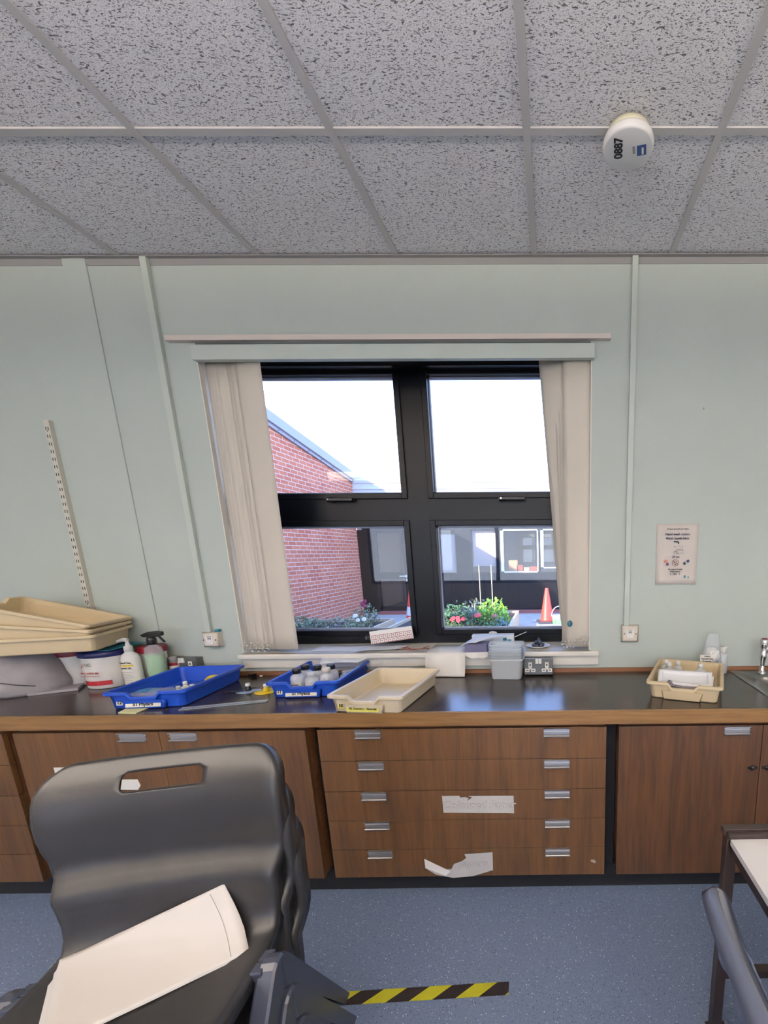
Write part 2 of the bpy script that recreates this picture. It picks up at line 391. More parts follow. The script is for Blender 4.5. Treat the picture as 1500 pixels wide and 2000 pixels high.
# ---------------------------------------------------------------- window
FY = .22
win = MB()
FZ0, FZ1, FX0, FX1 = .985, 2.40, -1.66, .235
def fr(x0, x1, z0, z1, y0=FY, y1=FY + .07): win.box(x0, x1, y0, y1, z0, z1)
PL = (-1.55, -.80); PR = (-.63, .13)                       # pane openings
UZ = (1.806, 2.374); LZ = (1.068, 1.636)
fr(-1.61, -1.55, .985, 2.43); fr(.13, .187, .985, 2.43)
fr(-.80, -.63, .985, 2.43)
for a, b in (PL, PR):
    fr(a, b, .985, LZ[0]); fr(a, b, LZ[1], UZ[0]); fr(a, b, UZ[1], 2.43)
win.box(-1.606, .182, .155, FY, 2.392, 2.426)
wf = win.build('window_1', m_black); struct(wf)
sash = MB()                                                # raised sash profiles and grooves
for a, b in (PL, PR):
    for z0, z1 in (UZ, LZ):
        for (x0, x1, q0, q1) in ((a - .03, a, z0 - .03, z1 + .03), (b, b + .03, z0 - .03, z1 + .03), (a, b, z0 - .03, z0), (a, b, z1, z1 + .03)):
            sash.box(x0, x1, FY - .012, FY, q0, q1)
sash.build('sash', m_black, wf, bevel=.003)
gk = MB()
m_gasket = mat('grey_glazing_bead', rgb(150, 156, 172), 0.35)
for a, b in (PL, PR):
    for z0, z1 in (UZ, LZ):
        gk.box(a, b, FY + .028, FY + .04, z0, z0 + .008); gk.box(a, b, FY + .028, FY + .04, z1 - .008, z1)
        gk.box(a, a + .006, FY + .028, FY + .04, z0, z1); gk.box(b - .006, b, FY + .028, FY + .04, z0, z1)
gk.build('glazing_bead', m_gasket, wf)
for a, b in (PL, PR):
    for z0, z1 in (UZ, LZ):
        B(a - .005, b + .005, FY + .045, FY + .049, z0 - .005, z1 + .005).build('pane', m_glass, wf)
def whandle(x, z, L=.14, dark=True):
    h = MB(); h.box(x, x + .03, FY - .03, FY - .012, z - .012, z + .012, bev=.003); h.box(x, x + L, FY - .042, FY - .028, z - .009, z + .007, bev=.003)
    o = h.build('handle', m_blackp, wf); MB().lathe([(.005, 0), (.004, .003)], 12, mx=T(x + .014, FY - .042, z) @ Matrix.Rotation(R(90), 4, 'X')).build('keyhole', m_chrome, o)
whandle(-1.19, 1.772); whandle(-.283, 1.772); whandle(-1.06, 1.028, .15)
# reveal lining, sill and apron
struct(MB().box(WX0, WX0 + .004, .0, FY, .98, WZ1).box(WX1 - .004, WX1, 0, FY, .98, WZ1).build('trim_5', m_white))
s = MB(); s.box(WX0, WX1, -.02, FY + .01, .955, .990); s.box(-1.622, .235, -.038, -.001, .962, .990, bev=.008); s.box(-1.61, .232, -.016, -.001, .915, .962)
struct(s.build('trim_6', m_white))

# pelmet, horizontal trunking
x0, z0 = wallpt(-1.633, 2.362, -.03); x1, z1 = wallpt(.202, 2.424, -.03)
tag(B(x0, x1, -.03, 0, z0, z1).build('pelmet', m_trunk, bevel=.002), 'pale green painted pelmet board fixed across the top of the window', 'pelmet')
x0, z0 = wallpt(-1.752, 2.441, -.028); x1, z1 = wallpt(.274, 2.463, -.028)
tag(B(x0 + .01, x1, -.028, 0, z0, z1).build('cable_trunking', m_pink, bevel=.001), 'long pinkish white horizontal trunking on the wall above the window', 'trunking')
tag(B(-1.775, -1.747, -.02, 0, 1.10, ZC - .003).build('cable_trunking', m_trunk, bevel=.001), 'green painted vertical trunking left of the window down to the socket', 'trunking')
tag(B(.362, .388, -.016, 0, 1.118, ZC - .003).build('cable_trunking', m_trunk, bevel=.001), 'green painted vertical trunking right of the window down to the socket', 'trunking')

# vertical blind
vb = thing('vertical_blind', (0, .05, 0), 0, 'cream fabric vertical blind drawn open to both sides of the window', 'blind')
B(WX0 + .01, WX1 - .01, -.015, .02, 2.385, 2.415).build('headrail', m_white, vb)
def slat(x, y, ang, ztop=2.385, zbot=1.006, wd=.127, hem=True, twist=0, lean=0.0):
    b = MB(); rs = []
    nz = 9
    for i in range(nz):
        z = zbot + (ztop - zbot) * i / (nz - 1); ring = []
        for side in (1, -1):
            for k in range(7)[::side]:
                u = (k / 6 - .5) * wd; bow = .007 * (1 - (2 * k / 6 - 1) ** 2)
                a = ang + twist * math.sin(i / nz * 3) * .3
                th = .0035 if (i < 2) else .0006
                px, py = u, -bow + side * th * -.5
                ring.append((x + lean * (1 - (z - zbot) / (ztop - zbot)) + px * math.cos(a) - py * math.sin(a), y + px * math.sin(a) + py * math.cos(a), z))
        rs.append(ring)
    rs.insert(1, [(p[0], p[1], zbot + .085) for p in rs[0]])
    b.rings(rs)
    return b.build('slat', m_blind, vb, smooth=False)
LS = []
for i in range(8):
    x = -1.545 + i * .0175; LS.append((x, .012 - .004 * i, R((26 if i < 4 else 9) + random.uniform(-5, 5))))
LS.append((-1.395, -.035, R(-4)))
RS = []
for i in range(8):
    x = -.0 + i * .018; RS.append((x, .012 - .004 * i, R(-(20 if i < 4 else 8) + random.uniform(-4, 4))))
RS.append((.118, -.035, R(-3)))
for x, y, a in LS: slat(x, y, a, twist=random.uniform(-.2, .2))
for i, (x, y, a) in enumerate(RS): slat(x, y, a, twist=random.uniform(-.2, .2), lean=.105 * (1 - i / 8) if i < 8 else .012)
def bead_chain(xa, xb, y, z):
    c = MB(); n = 26
    for i in range(n):
        u = i / (n - 1); x = xa + (xb - xa) * u
        zz = z + .018 * math.sin(u * 26) - .006
        c.ico((x, y + .004 * math.cos(u * 31), zz), .0036, 1)
    c.build('bead_chain', m_chain, vb, smooth=True)
bead_chain(-1.60, -1.46, -.085, 1.03); bead_chain(-1.60, -1.46, -.055, 1.035); bead_chain(.04, .11, -.085, 1.035); bead_chain(.11, .185, -.07, 1.05)
tag(MB().ico((.083, -.058, 1.139), .014, 2, (1, .6, 1.2)).build('sticky_tack', mat('dark_teal_tack', rgb(30, 84, 100), .5), smooth=True), 'small dark teal lump stuck on the right hand blind slats', 'tack')

# sockets
def data_socket(x0, x1, z0, z1, d, label, teal=False):
    t = thing('data_socket', ((x0 + x1) / 2, 0, (z0 + z1) / 2), 0, label, 'socket')
    w_, h_ = (x1 - x0) / 2, (z1 - z0) / 2
    B(-w_ + .002, w_ - .002, -d + .01, 0, -h_ + .002, h_ - .002).build('back_box', m_cream, t)
    f = MB(); f.rings([[(-w_, -d + .01, -h_), (w_, -d + .01, -h_), (w_, -d + .01, h_), (-w_, -d + .01, h_)], [(-w_ + .012, -d, -h_ + .012), (w_ - .012, -d, -h_ + .012), (w_ - .012, -d, h_ - .012), (-w_ + .012, -d, h_ - .012)]])
    fp = f.build('face_plate', m_cream, t)
    B(-.018, .018, -d - .002, -d + .001, -.022, .026).build('module', m_whitep, fp)
    MB().box(-.009, .009, -d - .003, -d - .0015, .003, .014).box(-.012, .012, -d - .003, -d - .0015, .018, .022).build('port', m_grey_ink, fp)
    for sx_ in (-.03, .03): MB().lathe([(.003, 0), (.003, .002)], 10, mx=T(sx_, -d + .0005, 0) @ Matrix.Rotation(R(90), 4, 'X')).build('screw', m_hole, fp)
    if teal: B(w_ - .022, w_ - .002, -.022, -.002, h_, h_ + .012).build('cable_entry', m_teal, t)
    return t
x0, z0 = wallpt(-1.814, 1.022, -.035); x1, z1 = wallpt(-1.730, 1.102, -.035)
data_socket(x0, x1, z0, z1, .038, 'ivory data socket on a deep box, left of the window blind', True)
x0, z0 = wallpt(.353, 1.028, -.02); x1, z1 = wallpt(.443, 1.119, -.02)
data_socket(x0, x1, z0, z1, .022, 'ivory data socket below the trunking, right of the window')
def power_socket(cx, cz, label, yb=0.0):
    t = thing('power_socket', (cx, yb, cz), 0, label, 'socket')
    B(-.071, .071, -.038, 0, -.048, .036).build('back_box', m_metal, t, bevel=.003)
    B(-.073, .073, -.05, -.038, -.043, .043).build('face_plate', m_metal, t, bevel=.003)
    for s_ in (-1, 1):
        o = MB()
        o.box(s_ * .042 - .009, s_ * .042 + .009, -.0525, -.049, -.006, .022); o.box(s_ * .042 - .026, s_ * .042 - .004, -.0525, -.049, -.028, -.010); o.box(s_ * .042 + .004, s_ * .042 + .026, -.0525, -.049, -.028, -.010); o.box(s_ * .042 - .006, s_ * .042 + .006, -.0525, -.049, -.014, -.004)
        oo = o.build('outlet', m_whitep, t)
        MB().box(s_ * .042 - .003, s_ * .042 + .003, -.0532, -.052, .004, .014).box(s_ * .042 - .020, s_ * .042 - .010, -.0532, -.052, -.021, -.017).box(s_ * .042 + .010, s_ * .042 + .020, -.0532, -.052, -.021, -.017).build('pin_hole', m_hole, oo)
    sw = MB().box(-.015, -.001, -.056, -.049, .016, .040).box(.001, .015, -.056, -.049, .016, .040).build('switch', m_whitep, t)
    return t
power_socket(-.077, .926, 'dark metal double power socket under the sill, beside the clear tubs', -.0385 + .0)
power_socket(-1.895, .940, 'dark metal double power socket behind the blue tray at the left')

# slotted shelf upright
su = MB(); xa, za = wallpt(-2.368, 1.19, -.02); xb, zb = wallpt(-2.343, 2.113, -.02)
su.box(xa, xb, -.02, 0, za, zb)
su.mi = 1
k = 0; z = zb - .03
while z > za + .02:
    for dx in (.006, .0165): su.box(xa + dx - .0015, xa + dx + .0015, -.0206, -.019, z - .014, z + .0)
    z -= .0335
su.box(xa + .009, xa + .013, -.0206, -.019, zb - .03 - .0195, zb - .03 - .0155); su.box(xa + .009, xa + .013, -.0206, -.019, za + .06, za + .065)
tag(su.build('shelf_upright', [mat('cream_metal', rgb(196, 192, 178), .5), m_hole]), 'slotted metal shelf upright screwed to the wall above the beige trays', 'shelf bracket')
tag(MB().ico((.715, -.001, 2.145), .005, 1, (.8, .4, 1.2)).build('wall_plug', m_grey_ink), 'tiny grey screw fixing left in the wall at the right', 'screw')

# poster
po = thing('poster', (.515 + .105, -.0008, 1.6234 - .1485), 0, 'white hand wash station poster on the green wall at the right', 'poster')
pm = MB(); nx, nz = 8, 10; vv = []
for j in range(nz + 1):
    row = []
    for i in range(nx + 1):
        u, v = i / nx, j / nz
        lift = .001 + .006 * (1 - v) ** 4 * abs(u - .5) * 2 + .004 * (u ** 6) * (1 - v)
        row.append(pm.b.verts.new(((u - .5) * (.21 - .008 * (1 - v)), -lift, (v - .5) * .297)))
    vv.append(row)
for j in range(nz):
    for i in range(nx): pm.b.faces.new((vv[j][i], vv[j][i + 1], vv[j + 1][i + 1], vv[j + 1][i]))
pq = pm.build('sheet', mat('poster_paper', rgb(202, 193, 184), .8), po, smooth=True)
so = pq.modifiers.new('s', 'SOLIDIFY'); so.thickness = .0004
def ptext(s_, sz, x, z, m=m_ink, bold=.0004, sx=1): text(s_, sz, T(x, -.0075, z) @ UPM, m, po, bold=bold, sx=sx)
ptext('Protect yourself and others.', .0095, .0, .1235, bold=.0002)
ptext('Hand wash station', .0165, 0, .0985, m_navyink, .0003); ptext('Wash hands here.', .0165, 0, .0785, m_navyink, .0003)
ptext('20 sec', .0145, -.004, -.0115, m_navyink, .0003)
ptext('Be a germ buster.', .0100, -.004, -.072, bold=.0003); ptext('Wash hands', .0100, -.006, -.084, bold=.0003); ptext('Here', .0095, -.006, -.096, bold=.0003)
pg = MB(); Yp = -.0075
def pl2(pts, r=.0006): pg.tube([(x, Yp, z) for x, z in pts], r, 5)
pg.tube([(-.018, Yp, .063), (-.002, Yp, .063), (.004, Yp, .060), (.006, Yp, .052)], .003, 8)
pl2([(-.006, .014), (-.012, .018), (-.017, .014), (-.017, .008), (-.014, .005), (-.015, .001), (-.009, -.001)])
pl2([(-.004, .022), (.004, .024), (.014, .022), (.022, .019), (.034, .019)]); pl2([(-.003, .003), (.008, .003), (.022, .006), (.034, .006)])
pl2([(-.002, .020), (-.008, .014), (-.002, .010)]); pl2([(-.006, .015), (.006, .016)]); pl2([(-.006, .011), (.006, .011)]); pl2([(-.004, .007), (.006, .006)])
pl2([(.012, .026), (.017, .030), (.022, .027), (.026, .027), (.029, .023)])
for dx in (-.001, .003, .007):
    for dz in (.030, .036, .041): pg.ico((dx, Yp, dz), .0006)
for x, z, r in ((-.012, .037, .0028), (.013, .042, .0018), (.026, .037, .0024)): pg.ico((x, Yp, z), r, 1, (1, .3, 1))
for dx in (-.028, .018): pg.prism([(dx - .002, Yp, -.096), (dx, Yp, -.091), (dx + .002, Yp, -.096), (dx, Yp, -.101)], (0, -.0003, 0))
pg.build('line_drawing', mat('teal_ink', rgb(22, 48, 58), .7), po)
def hand(x, z, ang, col):
    h = MB(); mx = T(x, Yp, z) @ Matrix.Rotation(ang, 4, 'Y')
    h.ico((0, 0, 0), .0062, 2, (1, .08, 1))
    for k in range(4): h.box(-.0055 + k * .003, -.0032 + k * .003, -.0004, .0004, .003, .0095 - abs(k - 1.5) * .0012)
    h.box(.004, .009, -.0004, .0004, -.001, .0015)
    for v in h.b.verts: v.co = mx @ v.co
    h.build('hand_print', mat('hand_ink', col, .7), po)
hand(-.055, -.033, R(20), rgb(196, 110, 80)); hand(-.045, -.048, R(-10), rgb(96, 60, 100)); hand(.056, -.033, R(60), rgb(40, 44, 92)); hand(.040, -.046, R(-20), rgb(24, 70, 66))
gr = MB(); ring = [(.0165 * math.cos(a) - .005, Yp, .0165 * math.sin(a) - .041) for a in [k * PI / 16 for k in range(33)]]
gr.tube(ring, .0009, 6); gr.tube([(-.017, Yp, -.029), (.007, Yp, -.053)], .0009, 6); gr.build('no_germs_sign', m_redink, po)
gd = MB()
for x, z, r in ((-.012, -.040, .003), (-.002, -.035, .003), (-.006, -.049, .003), (.004, -.045, .0025)): gd.ico((x, Yp, z), r, 1, (1, .2, 1))
gd.build('germ', mat('plum_ink', rgb(60, 30, 50), .7), po)
pf = MB(); pf.prism([(.040, Yp, -.104), (.049, Yp, -.104), (.049, Yp, -.113), (.0445, Yp, -.118), (.040, Yp, -.113)], (0, -.0003, 0)); pf.prism([(.056, Yp, -.116), (.060, Yp, -.112), (.062, Yp, -.104), (.064, Yp, -.112), (.067, Yp, -.116)], (0, -.0003, 0)); pf.build('footer_logo', m_teal, po)

# smoke detector
sd = thing('smoke_detector', (.247, -.573, ZC - .002), 0, 'round white smoke detector numbered 0887 on the ceiling', 'smoke detector')
MB().lathe([(.066, 0), (.067, -.018), (.062, -.020)], 40).build('base', mat('cream_base', rgb(206, 202, 176), .5), sd, smooth=False)
MB().lathe([(.070, -.018), (.0765, -.020), (.0785, -.026), (.0785, -.038), (.0765, -.042), (.072, -.0435), (.001, -.0437)], 48).build('cap', mat('white_cap', rgb(216, 214, 212), .5), sd, smooth=True)
FLIP = Matrix.Rotation(PI, 4, 'X')
def on_det(x, y, ang): return T(x, y, -.0442) @ Matrix.Rotation(ang, 4, 'Z') @ Matrix.Rotation(PI, 4, 'X')
text('0887', .036, on_det(-.030, -.008, R(-98)), m_ink, sd, bold=.0012)
B(-.014, .014, -.018, .018, -.0003, 0).build('sticker', mat('blue_sticker', rgb(46, 78, 132), .5), sd, world=T(.042, -.002, -.0439) @ Matrix.Rotation(R(-12), 4, 'Z'))
B(-.003, .003, -.012, .012, -.0003, 0).build('sticker', m_whitep, sd, world=T(.046, 0, -.0443) @ Matrix.Rotation(R(-12), 4, 'Z'))
B(-.004, .004, -.013, .013, -.0003, 0).build('sticker', m_grey_ink, sd, world=T(.018, -.002, -.0441) @ Matrix.Rotation(R(-12), 4, 'Z'))

# ---------------------------------------------------------------- cabinets
WT = .874; WF = -.581; WB = .8155; DF = -.565
CT, CB = .798, .112
m_pull = m_alu
def pull(x0, x1, z, parent):
    h = MB()
    h.box(x0, x1, DF - .001, DF + .0005, z - .036, z)
    h.box(x0, x1, DF - .010, DF - .001, z - .004, z); h.box(x0, x1, DF - .006, DF - .001, z - .017, z - .014)
    h.prism([(x0, DF - .001, z - .034), (x0, DF - .009, z - .029), (x0, DF - .011, z - .031), (x0, DF - .009, z - .036), (x0, DF - .001, z - .036)], (x1 - x0, 0, 0))
    return h.build('handle', m_pull, parent)
def drawer_unit(xa, xb, handles, label):
    t = thing('drawer_cabinet', ((xa + xb) / 2, -.27, CB), 0, label, 'cabinet'); inv = T(-(xa + xb) / 2, .27, -CB)
    c = MB(); c.box(xa + .004, xb - .004, DF + .022, -.02, CB, WB - .012); o = c.build('carcass', m_strip, t, world=inv)
    n = 5; hh = (CT - CB) / n
    for i in range(n):
        z1 = CT - i * hh; z0 = z1 - hh + .0022
        d = B(xa, xb, DF, DF + .02, z0, z1).build('drawer', m_wood, t, world=inv, bevel=.001)
        for ha, hb in handles: pull(ha, hb, z1 - .002, d)
    return t
def door_unit(xa, xb, xm, handles, label, m, latch=False):
    t = thing('door_cabinet', ((xa + xb) / 2, -.27, CB), 0, label, 'cabinet'); inv = T(-(xa + xb) / 2, .27, -CB)
    B(xa + .004, xb - .004, DF + .022, -.02, CB, WB - .012).build('carcass', m_strip, t, world=inv)
    for (a, b), (ha, hb) in zip(((xa, xm - .001), (xm + .001, xb)), handles):
        d = B(a, b, DF, DF + .02, CB, CT).build('door', m, t, world=inv, bevel=.001)
        pull(ha, hb, CT - .002, d)
        if latch:
            s_ = 1 if a < xm - .1 and b < xm + .01 else -1
            cx = xm - .03 * 1 if s_ == 1 else xm + .03
            l = MB(); l.lathe([(.011, 0), (.011, .003), (.006, .010), (.003, .011)], 14, sx=1.0, mx=T(cx, DF, .612) @ Matrix.Rotation(R(90), 4, 'X')); l.box(cx - .020, cx + .020, DF - .003, DF, .606, .618, bev=.001)
            l.build('latch', m_blackp, d)
    return t
drawer_unit(-3.38, -2.213, ((-3.23, -3.12), (-2.478, -2.375)), 'wooden cabinet of five drawers cut off by the left edge of the photo')
door_unit(-2.170, -1.004, -1.588, ((-1.748, -1.640), (-1.545, -1.438)), 'wooden double door cabinet behind the grey chair stack', m_wood)
drawer_unit(-.956, .211, ((-.803, -.701), (-.043, .061)), 'wooden cabinet of five wide drawers under the window with torn paper labels')
door_unit(.262, 1.437, .848, ((.690, .793), (.90, 1.0)), 'wooden double door cabinet at the right with small black latches', m_woodR, True)
# plinth
tag(B(-3.4, 1.5, -.50, -.02, 0, CB - .001).build('plinth', m_dark), 'black recessed plinth running under all the wooden cabinets', 'plinth')
for a, b, l_ in ((-2.209, -2.174, 'black recessed strip painting the dark gap left of the double doors behind the chairs'), (-1.0, -.96, 'black recessed strip painting the dark gap left of the five wide drawers'), (.215, .258, 'black recessed strip painting the dark gap right of the five wide drawers')):
    tag(B(a, b, -.50, -.02, CB, WB - .002).build('gap_shade_strip', m_dark), l_, 'panel')  # shade of the gaps between units, put into near-black strips

# worktop
wt = thing('worktop', (-1.0, -.28, WB), 0, 'long dark brown worktop with a wooden front edge below the window', 'worktop'); inv = T(1.0, .28, -WB)
o = MB()
SX0, SX1, SY0, SY1 = .985, 1.42, -.42, -.11
o.box(-3.4, SX0, WF + .012, 0, WB, WT); o.box(SX1, 1.8, WF + .012, 0, WB, WT); o.box(SX0, SX1, WF + .012, SY0, WB, WT); o.box(SX0, SX1, SY1, 0, WB, WT)
o.build('surface', m_top, wt, world=inv)
B(-3.4, 1.8, WF, WF + .012, WB, WT + .0005).build('front_edge', m_edge, wt, world=inv, bevel=.002)
B(-3.4, 1.8, -.014, 0, WT, WT + .020).build('upstand', m_strip, wt, world=inv)

# sink + tap
def rrect(x0, x1, y0, y1, r, z, n=6):
    pts = []
    for cx, cy, a0 in ((x1 - r, y1 - r, 0), (x0 + r, y1 - r, 90), (x0 + r, y0 + r, 180), (x1 - r, y0 + r, 270)):
        for k in range(n + 1): a = R(a0 + 90 * k / n); pts.append((cx + r * math.cos(a), cy + r * math.sin(a), z))
    return pts
sk = thing('sink', (1.2, -.27, WT), 0, 'stainless steel inset sink cut off by the right edge of the photo', 'sink'); inv = T(-1.2, .27, -WT)
q = MB()
q.rings([rrect(.918, 1.75, -.495, -.03, .012, WT + .0005), rrect(.918, 1.75, -.495, -.03, .012, WT + .004), rrect(.925, 1.743, -.488, -.037, .01, WT + .005), rrect(.935, 1.733, -.478, -.047, .01, WT + .002),
         rrect(.99, 1.415, -.415, -.115, .06, WT + .002), rrect(.997, 1.408, -.408, -.122, .06, WT - .01), rrect(1.01, 1.395, -.395, -.135, .06, WT - .05)], cap0=False, cap1=True)
q.build('bowl', m_steel, sk, world=inv)
tp = thing('tap', (1.064, -.078, WT + .003), 0, 'chrome tap standing at the back corner of the sink', 'tap')
MB().lathe([(.022, 0), (.022, .004), (.012, .010), (.011, .05), (.017, .085), (.017, .125), (.010, .128)], 20).build('body', m_chrome, tp, smooth=True)
MB().tube([(0, 0, .100), (.02, -.01, .128), (.05, -.03, .135), (.09, -.06, .120), (.105, -.072, .09)], .011, 12).build('spout', m_chrome, tp, smooth=True)
hd = MB().lathe([(.010, .125), (.019, .132), (.021, .150), (.021, .172), (.018, .178)], 10).build('tap_handle', m_chrome, tp)
MB().lathe([(.014, .178), (.014, .181), (.004, .182)], 16).build('cap', m_maroon, hd)

# ---------------------------------------------------------------- trays
TW, TL, TH = .312, .427, .075
def tray_parts(t, m, notch=True):
    W2, L2 = TW / 2, TL / 2
    xs = [-.130, -.085, -.066, -.048, -.02, .02, .042, .060, .078, .120]
    def loop(ins, z, nz=0.0, r=.018):
        hw, hl = W2 - ins, L2 - ins; pts = []
        for k in range(5): a = R(180 + 90 * k / 4); pts.append((-hw + r + r * math.cos(a), -hl + r + r * math.sin(a), z))
        for x in xs:
            d = nz if -.055 < x < .055 else 0
            pts.append((x, -hl, z - d))
        for k in range(5): a = R(270 + 90 * k / 4); pts.append((hw - r + r * math.cos(a), -hl + r + r * math.sin(a), z))
        for y in (-.1, 0, .1): pts.append((hw, y, z))
        for k in range(5): a = R(90 * k / 4); pts.append((hw - r + r * math.cos(a), hl - r + r * math.sin(a), z))
        for x in (.08, 0, -.08): pts.append((x, hl, z))
        for k in range(5): a = R(90 + 90 * k / 4); pts.append((-hw + r + r * math.cos(a), hl - r + r * math.sin(a), z))
        for y in (.1, 0, -.1): pts.append((-hw, y, z))
        return pts
    NZ = .021
    b = MB()
    b.rings([loop(.026, .0), loop(.0215, .004), loop(.013, TH - .016, NZ), loop(.010, TH - .013, NZ), loop(.001, TH - .013, NZ), loop(0, TH - .011, NZ), loop(0, TH - .002, NZ), loop(.0015, TH, NZ),
             loop(.0125, TH, NZ), loop(.0145, TH - .002, NZ), loop(.0165, TH - .02, 0.004), loop(.026, .008), loop(.032, .0035)], True, True)
    for f in b.b.faces: f.smooth = False
    body = b.build('body', m, t)
    # raised label panel on the front
    p = MB(); yf = -L2
    p.rings([[(-.083, yf + .020, .003), (.070, yf + .020, .003), (.078, yf + .010, TH - .036), (-.090, yf + .010, TH - .036)],
             [(-.078, yf + .009, .003), (.064, yf + .009, .003), (.070, yf, TH - .034), (-.084, yf, TH - .034)]])
    p.build('front_panel', m, t)
    return body
def front_mx(x, z, off=.0052):       # matrix on the slanted front panel
    y = -TL / 2 + .013 - (z - .003) / (TH - .037) * .009 - off
    return T(x, y, z) @ Matrix.Rotation(R(-12.5), 4, 'X') @ UPM
def make_tray(name, loc, rz, m, label, num=None, words=None, lm=None, rot=None):
    t = thing(name, loc, rz, label, 'tray', rot=rot)
    tray_parts(t, m)
    if num:
        y = -TL / 2
        a = MB().box(-.012, .012, -.011, .011, -.0004, .0004).build('number_label', lm, t, world=T(-.105, y + .0165, .028) @ Matrix.Rotation(R(-12), 4, 'X') @ UPM)
        text(num, .018, T(-.105, y + .0150, .028) @ Matrix.Rotation(R(-12), 4, 'X') @ UPM, m_ink, t, bold=.0009)
        wd = .066
        a = MB().box(-wd, wd, -.0115, .0115, -.0004, .0004).build('name_label', lm, t, world=front_mx(-.008, .0225))
        ow = text(words, .0185 if len(words) < 12 else .0112, front_mx(-.008, .0225, .0060), m_ink, t, bold=.0008 if len(words) < 12 else .0004)
    return t
def tray_at(xc, yc, rot, **k):      # position given by the front-left rim corner
    cx = xc + (TW / 2) * math.cos(rot) - (TL / 2) * math.sin(rot); cy = yc + (TW / 2) * math.sin(rot) + (TL / 2) * math.cos(rot)
    return make_tray(loc=(cx, cy, WT + .0005), rz=rot, **k)
t12 = tray_at(-1.8251, -.5287, .0971, name='storage_tray', m=m_blue, label='blue tray numbered 12 beside the white tubs, holding small bottles', num='12', words='S1 Physics', lm=m_label)
t11 = tray_at(-1.25, -.405, .0524, name='storage_tray', m=m_blue, label='blue tray numbered 11 full of white bottles in the middle', num='11', words='S1 Physics', lm=m_label)
t10 = tray_at(-.8967, -.5819, -.1015, name='storage_tray', m=m_beige, label='empty beige tray numbered 10 jutting over the worktop edge', num='10', words='N2 Chemistry : Materials', lm=m_yellowl)
trR = tray_at(.3921, -.4329, -.3671, name='storage_tray', m=m_beige2, label='beige tray holding foam and bottles beside the sink', lm=None)
# the three piled trays: (x, y, z of right near rim corner, yaw, tilt along, tilt across)
for (x, y, z, a, tl_, b_), lab in (((-2.027, -.31, 1.148, .333, .007, .007), 'beige tray at the bottom of the pile resting on the white tubs'),
                                   ((-2.034, -.312, 1.170, .313, .135, .006), 'beige tray in the middle of the pile on the white tubs'),
                                   ((-2.041, -.313, 1.193, .274, .282, -.013), 'beige tray on top of the pile, tilted highest')):
    e1 = Vector((-math.cos(a) * math.cos(tl_), -math.sin(a) * math.cos(tl_), math.sin(tl_)))
    nn = Vector((-math.sin(a), math.cos(a), 0)); e2 = (nn * math.cos(b_) + Vector((0, 0, 1)) * math.sin(b_)).normalized()
    ex = -e2; ey = -e1; ez = ex.cross(ey).normalized()
    Mx = Matrix((ex, ey, ez)).transposed().to_4x4()
    cpos = Vector((x, y, z)) + e1 * (TL / 2) + e2 * (TW / 2) - ez * TH
    Mx.translation = cpos
    t = make_tray('storage_tray', (0, 0, 0), 0, m_beige2, lab)
    t.matrix_world = Mx

# ---------------------------------------------------------------- worktop clutter, left
def tub(x, y, r, h, lid, label, lettered=0, ang=0):
    t = thing('wipes_tub', (x, y, WT + .0005), ang, label, 'tub')
    MB().lathe([(r * .80, 0), (r * .86, .004), (r * .90, h * .5), (r * .92, h * .78), (r * .96, h * .84), (r * .97, h - .02)], 36).build('body', m_tub, t, smooth=True)
    MB().lathe([(r * .99, h - .03), (r, h - .028), (r, h - .004), (r * .95, h), (r * .6, h + .0005)], 36).build('lid', lid, t)
    if lettered:
        c = MB(); R0 = r * .905
        def band(a0, a1, z0, z1, rr_=R0):
            n_ = 10; f = lambda a, z: ((rr_ + (z / h - .5) * r * .08 + .0008) * math.cos(a), (rr_ + (z / h - .5) * r * .08 + .0008) * math.sin(a), z)
            V = [[c.b.verts.new(f(a0 + (a1 - a0) * i / n_, z)) for z in (z0, z1)] for i in range(n_ + 1)]
            for i in range(n_): c.b.faces.new((V[i][0], V[i + 1][0], V[i + 1][1], V[i][1]))
        band(R(-135), R(-40), h * .10, h * .22); c.build('red_band', m_redink, t)
        yy = -r * .93
        text('AIC', .022, T(.0, yy - .004, h * .66) @ UPM, m_grey_ink, t, bold=.0004)
        MB().tube([(-.034, yy - .003, h * .63), (-.029, yy - .003, h * .60), (-.020, yy - .003, h * .68)], .0012, 6).build('tick', m_redink, t)
        text('PAC WIPES MD', .0125, T(.004, yy - .003, h * .44) @ UPM, m_redink, t, bold=.0003)
        MB().box(-.045, .045, yy - .002, yy - .0012, h * .355, h * .365).build('underline', m_redink, t)
    return t
tub(-2.352, -.115, .089, .178, m_maroon, 'white tub with a maroon lid and no label, under the tray pile')
tub(-2.163, -.155, .092, .182, m_navy, 'white wipes tub with a navy lid and red band, under the tray pile', 1, R(0))
tub(-2.012, -.070, .058, .176, m_maroon, 'slim tub with a maroon lid between the gel and spray bottles')
tag(MB().box(-.17, .13, -.10, .10, 0, .003).build('folder', m_teal, world=T(-2.20, -.13, 1.0585)), 'thin teal folder lying on the tub lids under the trays', 'folder')
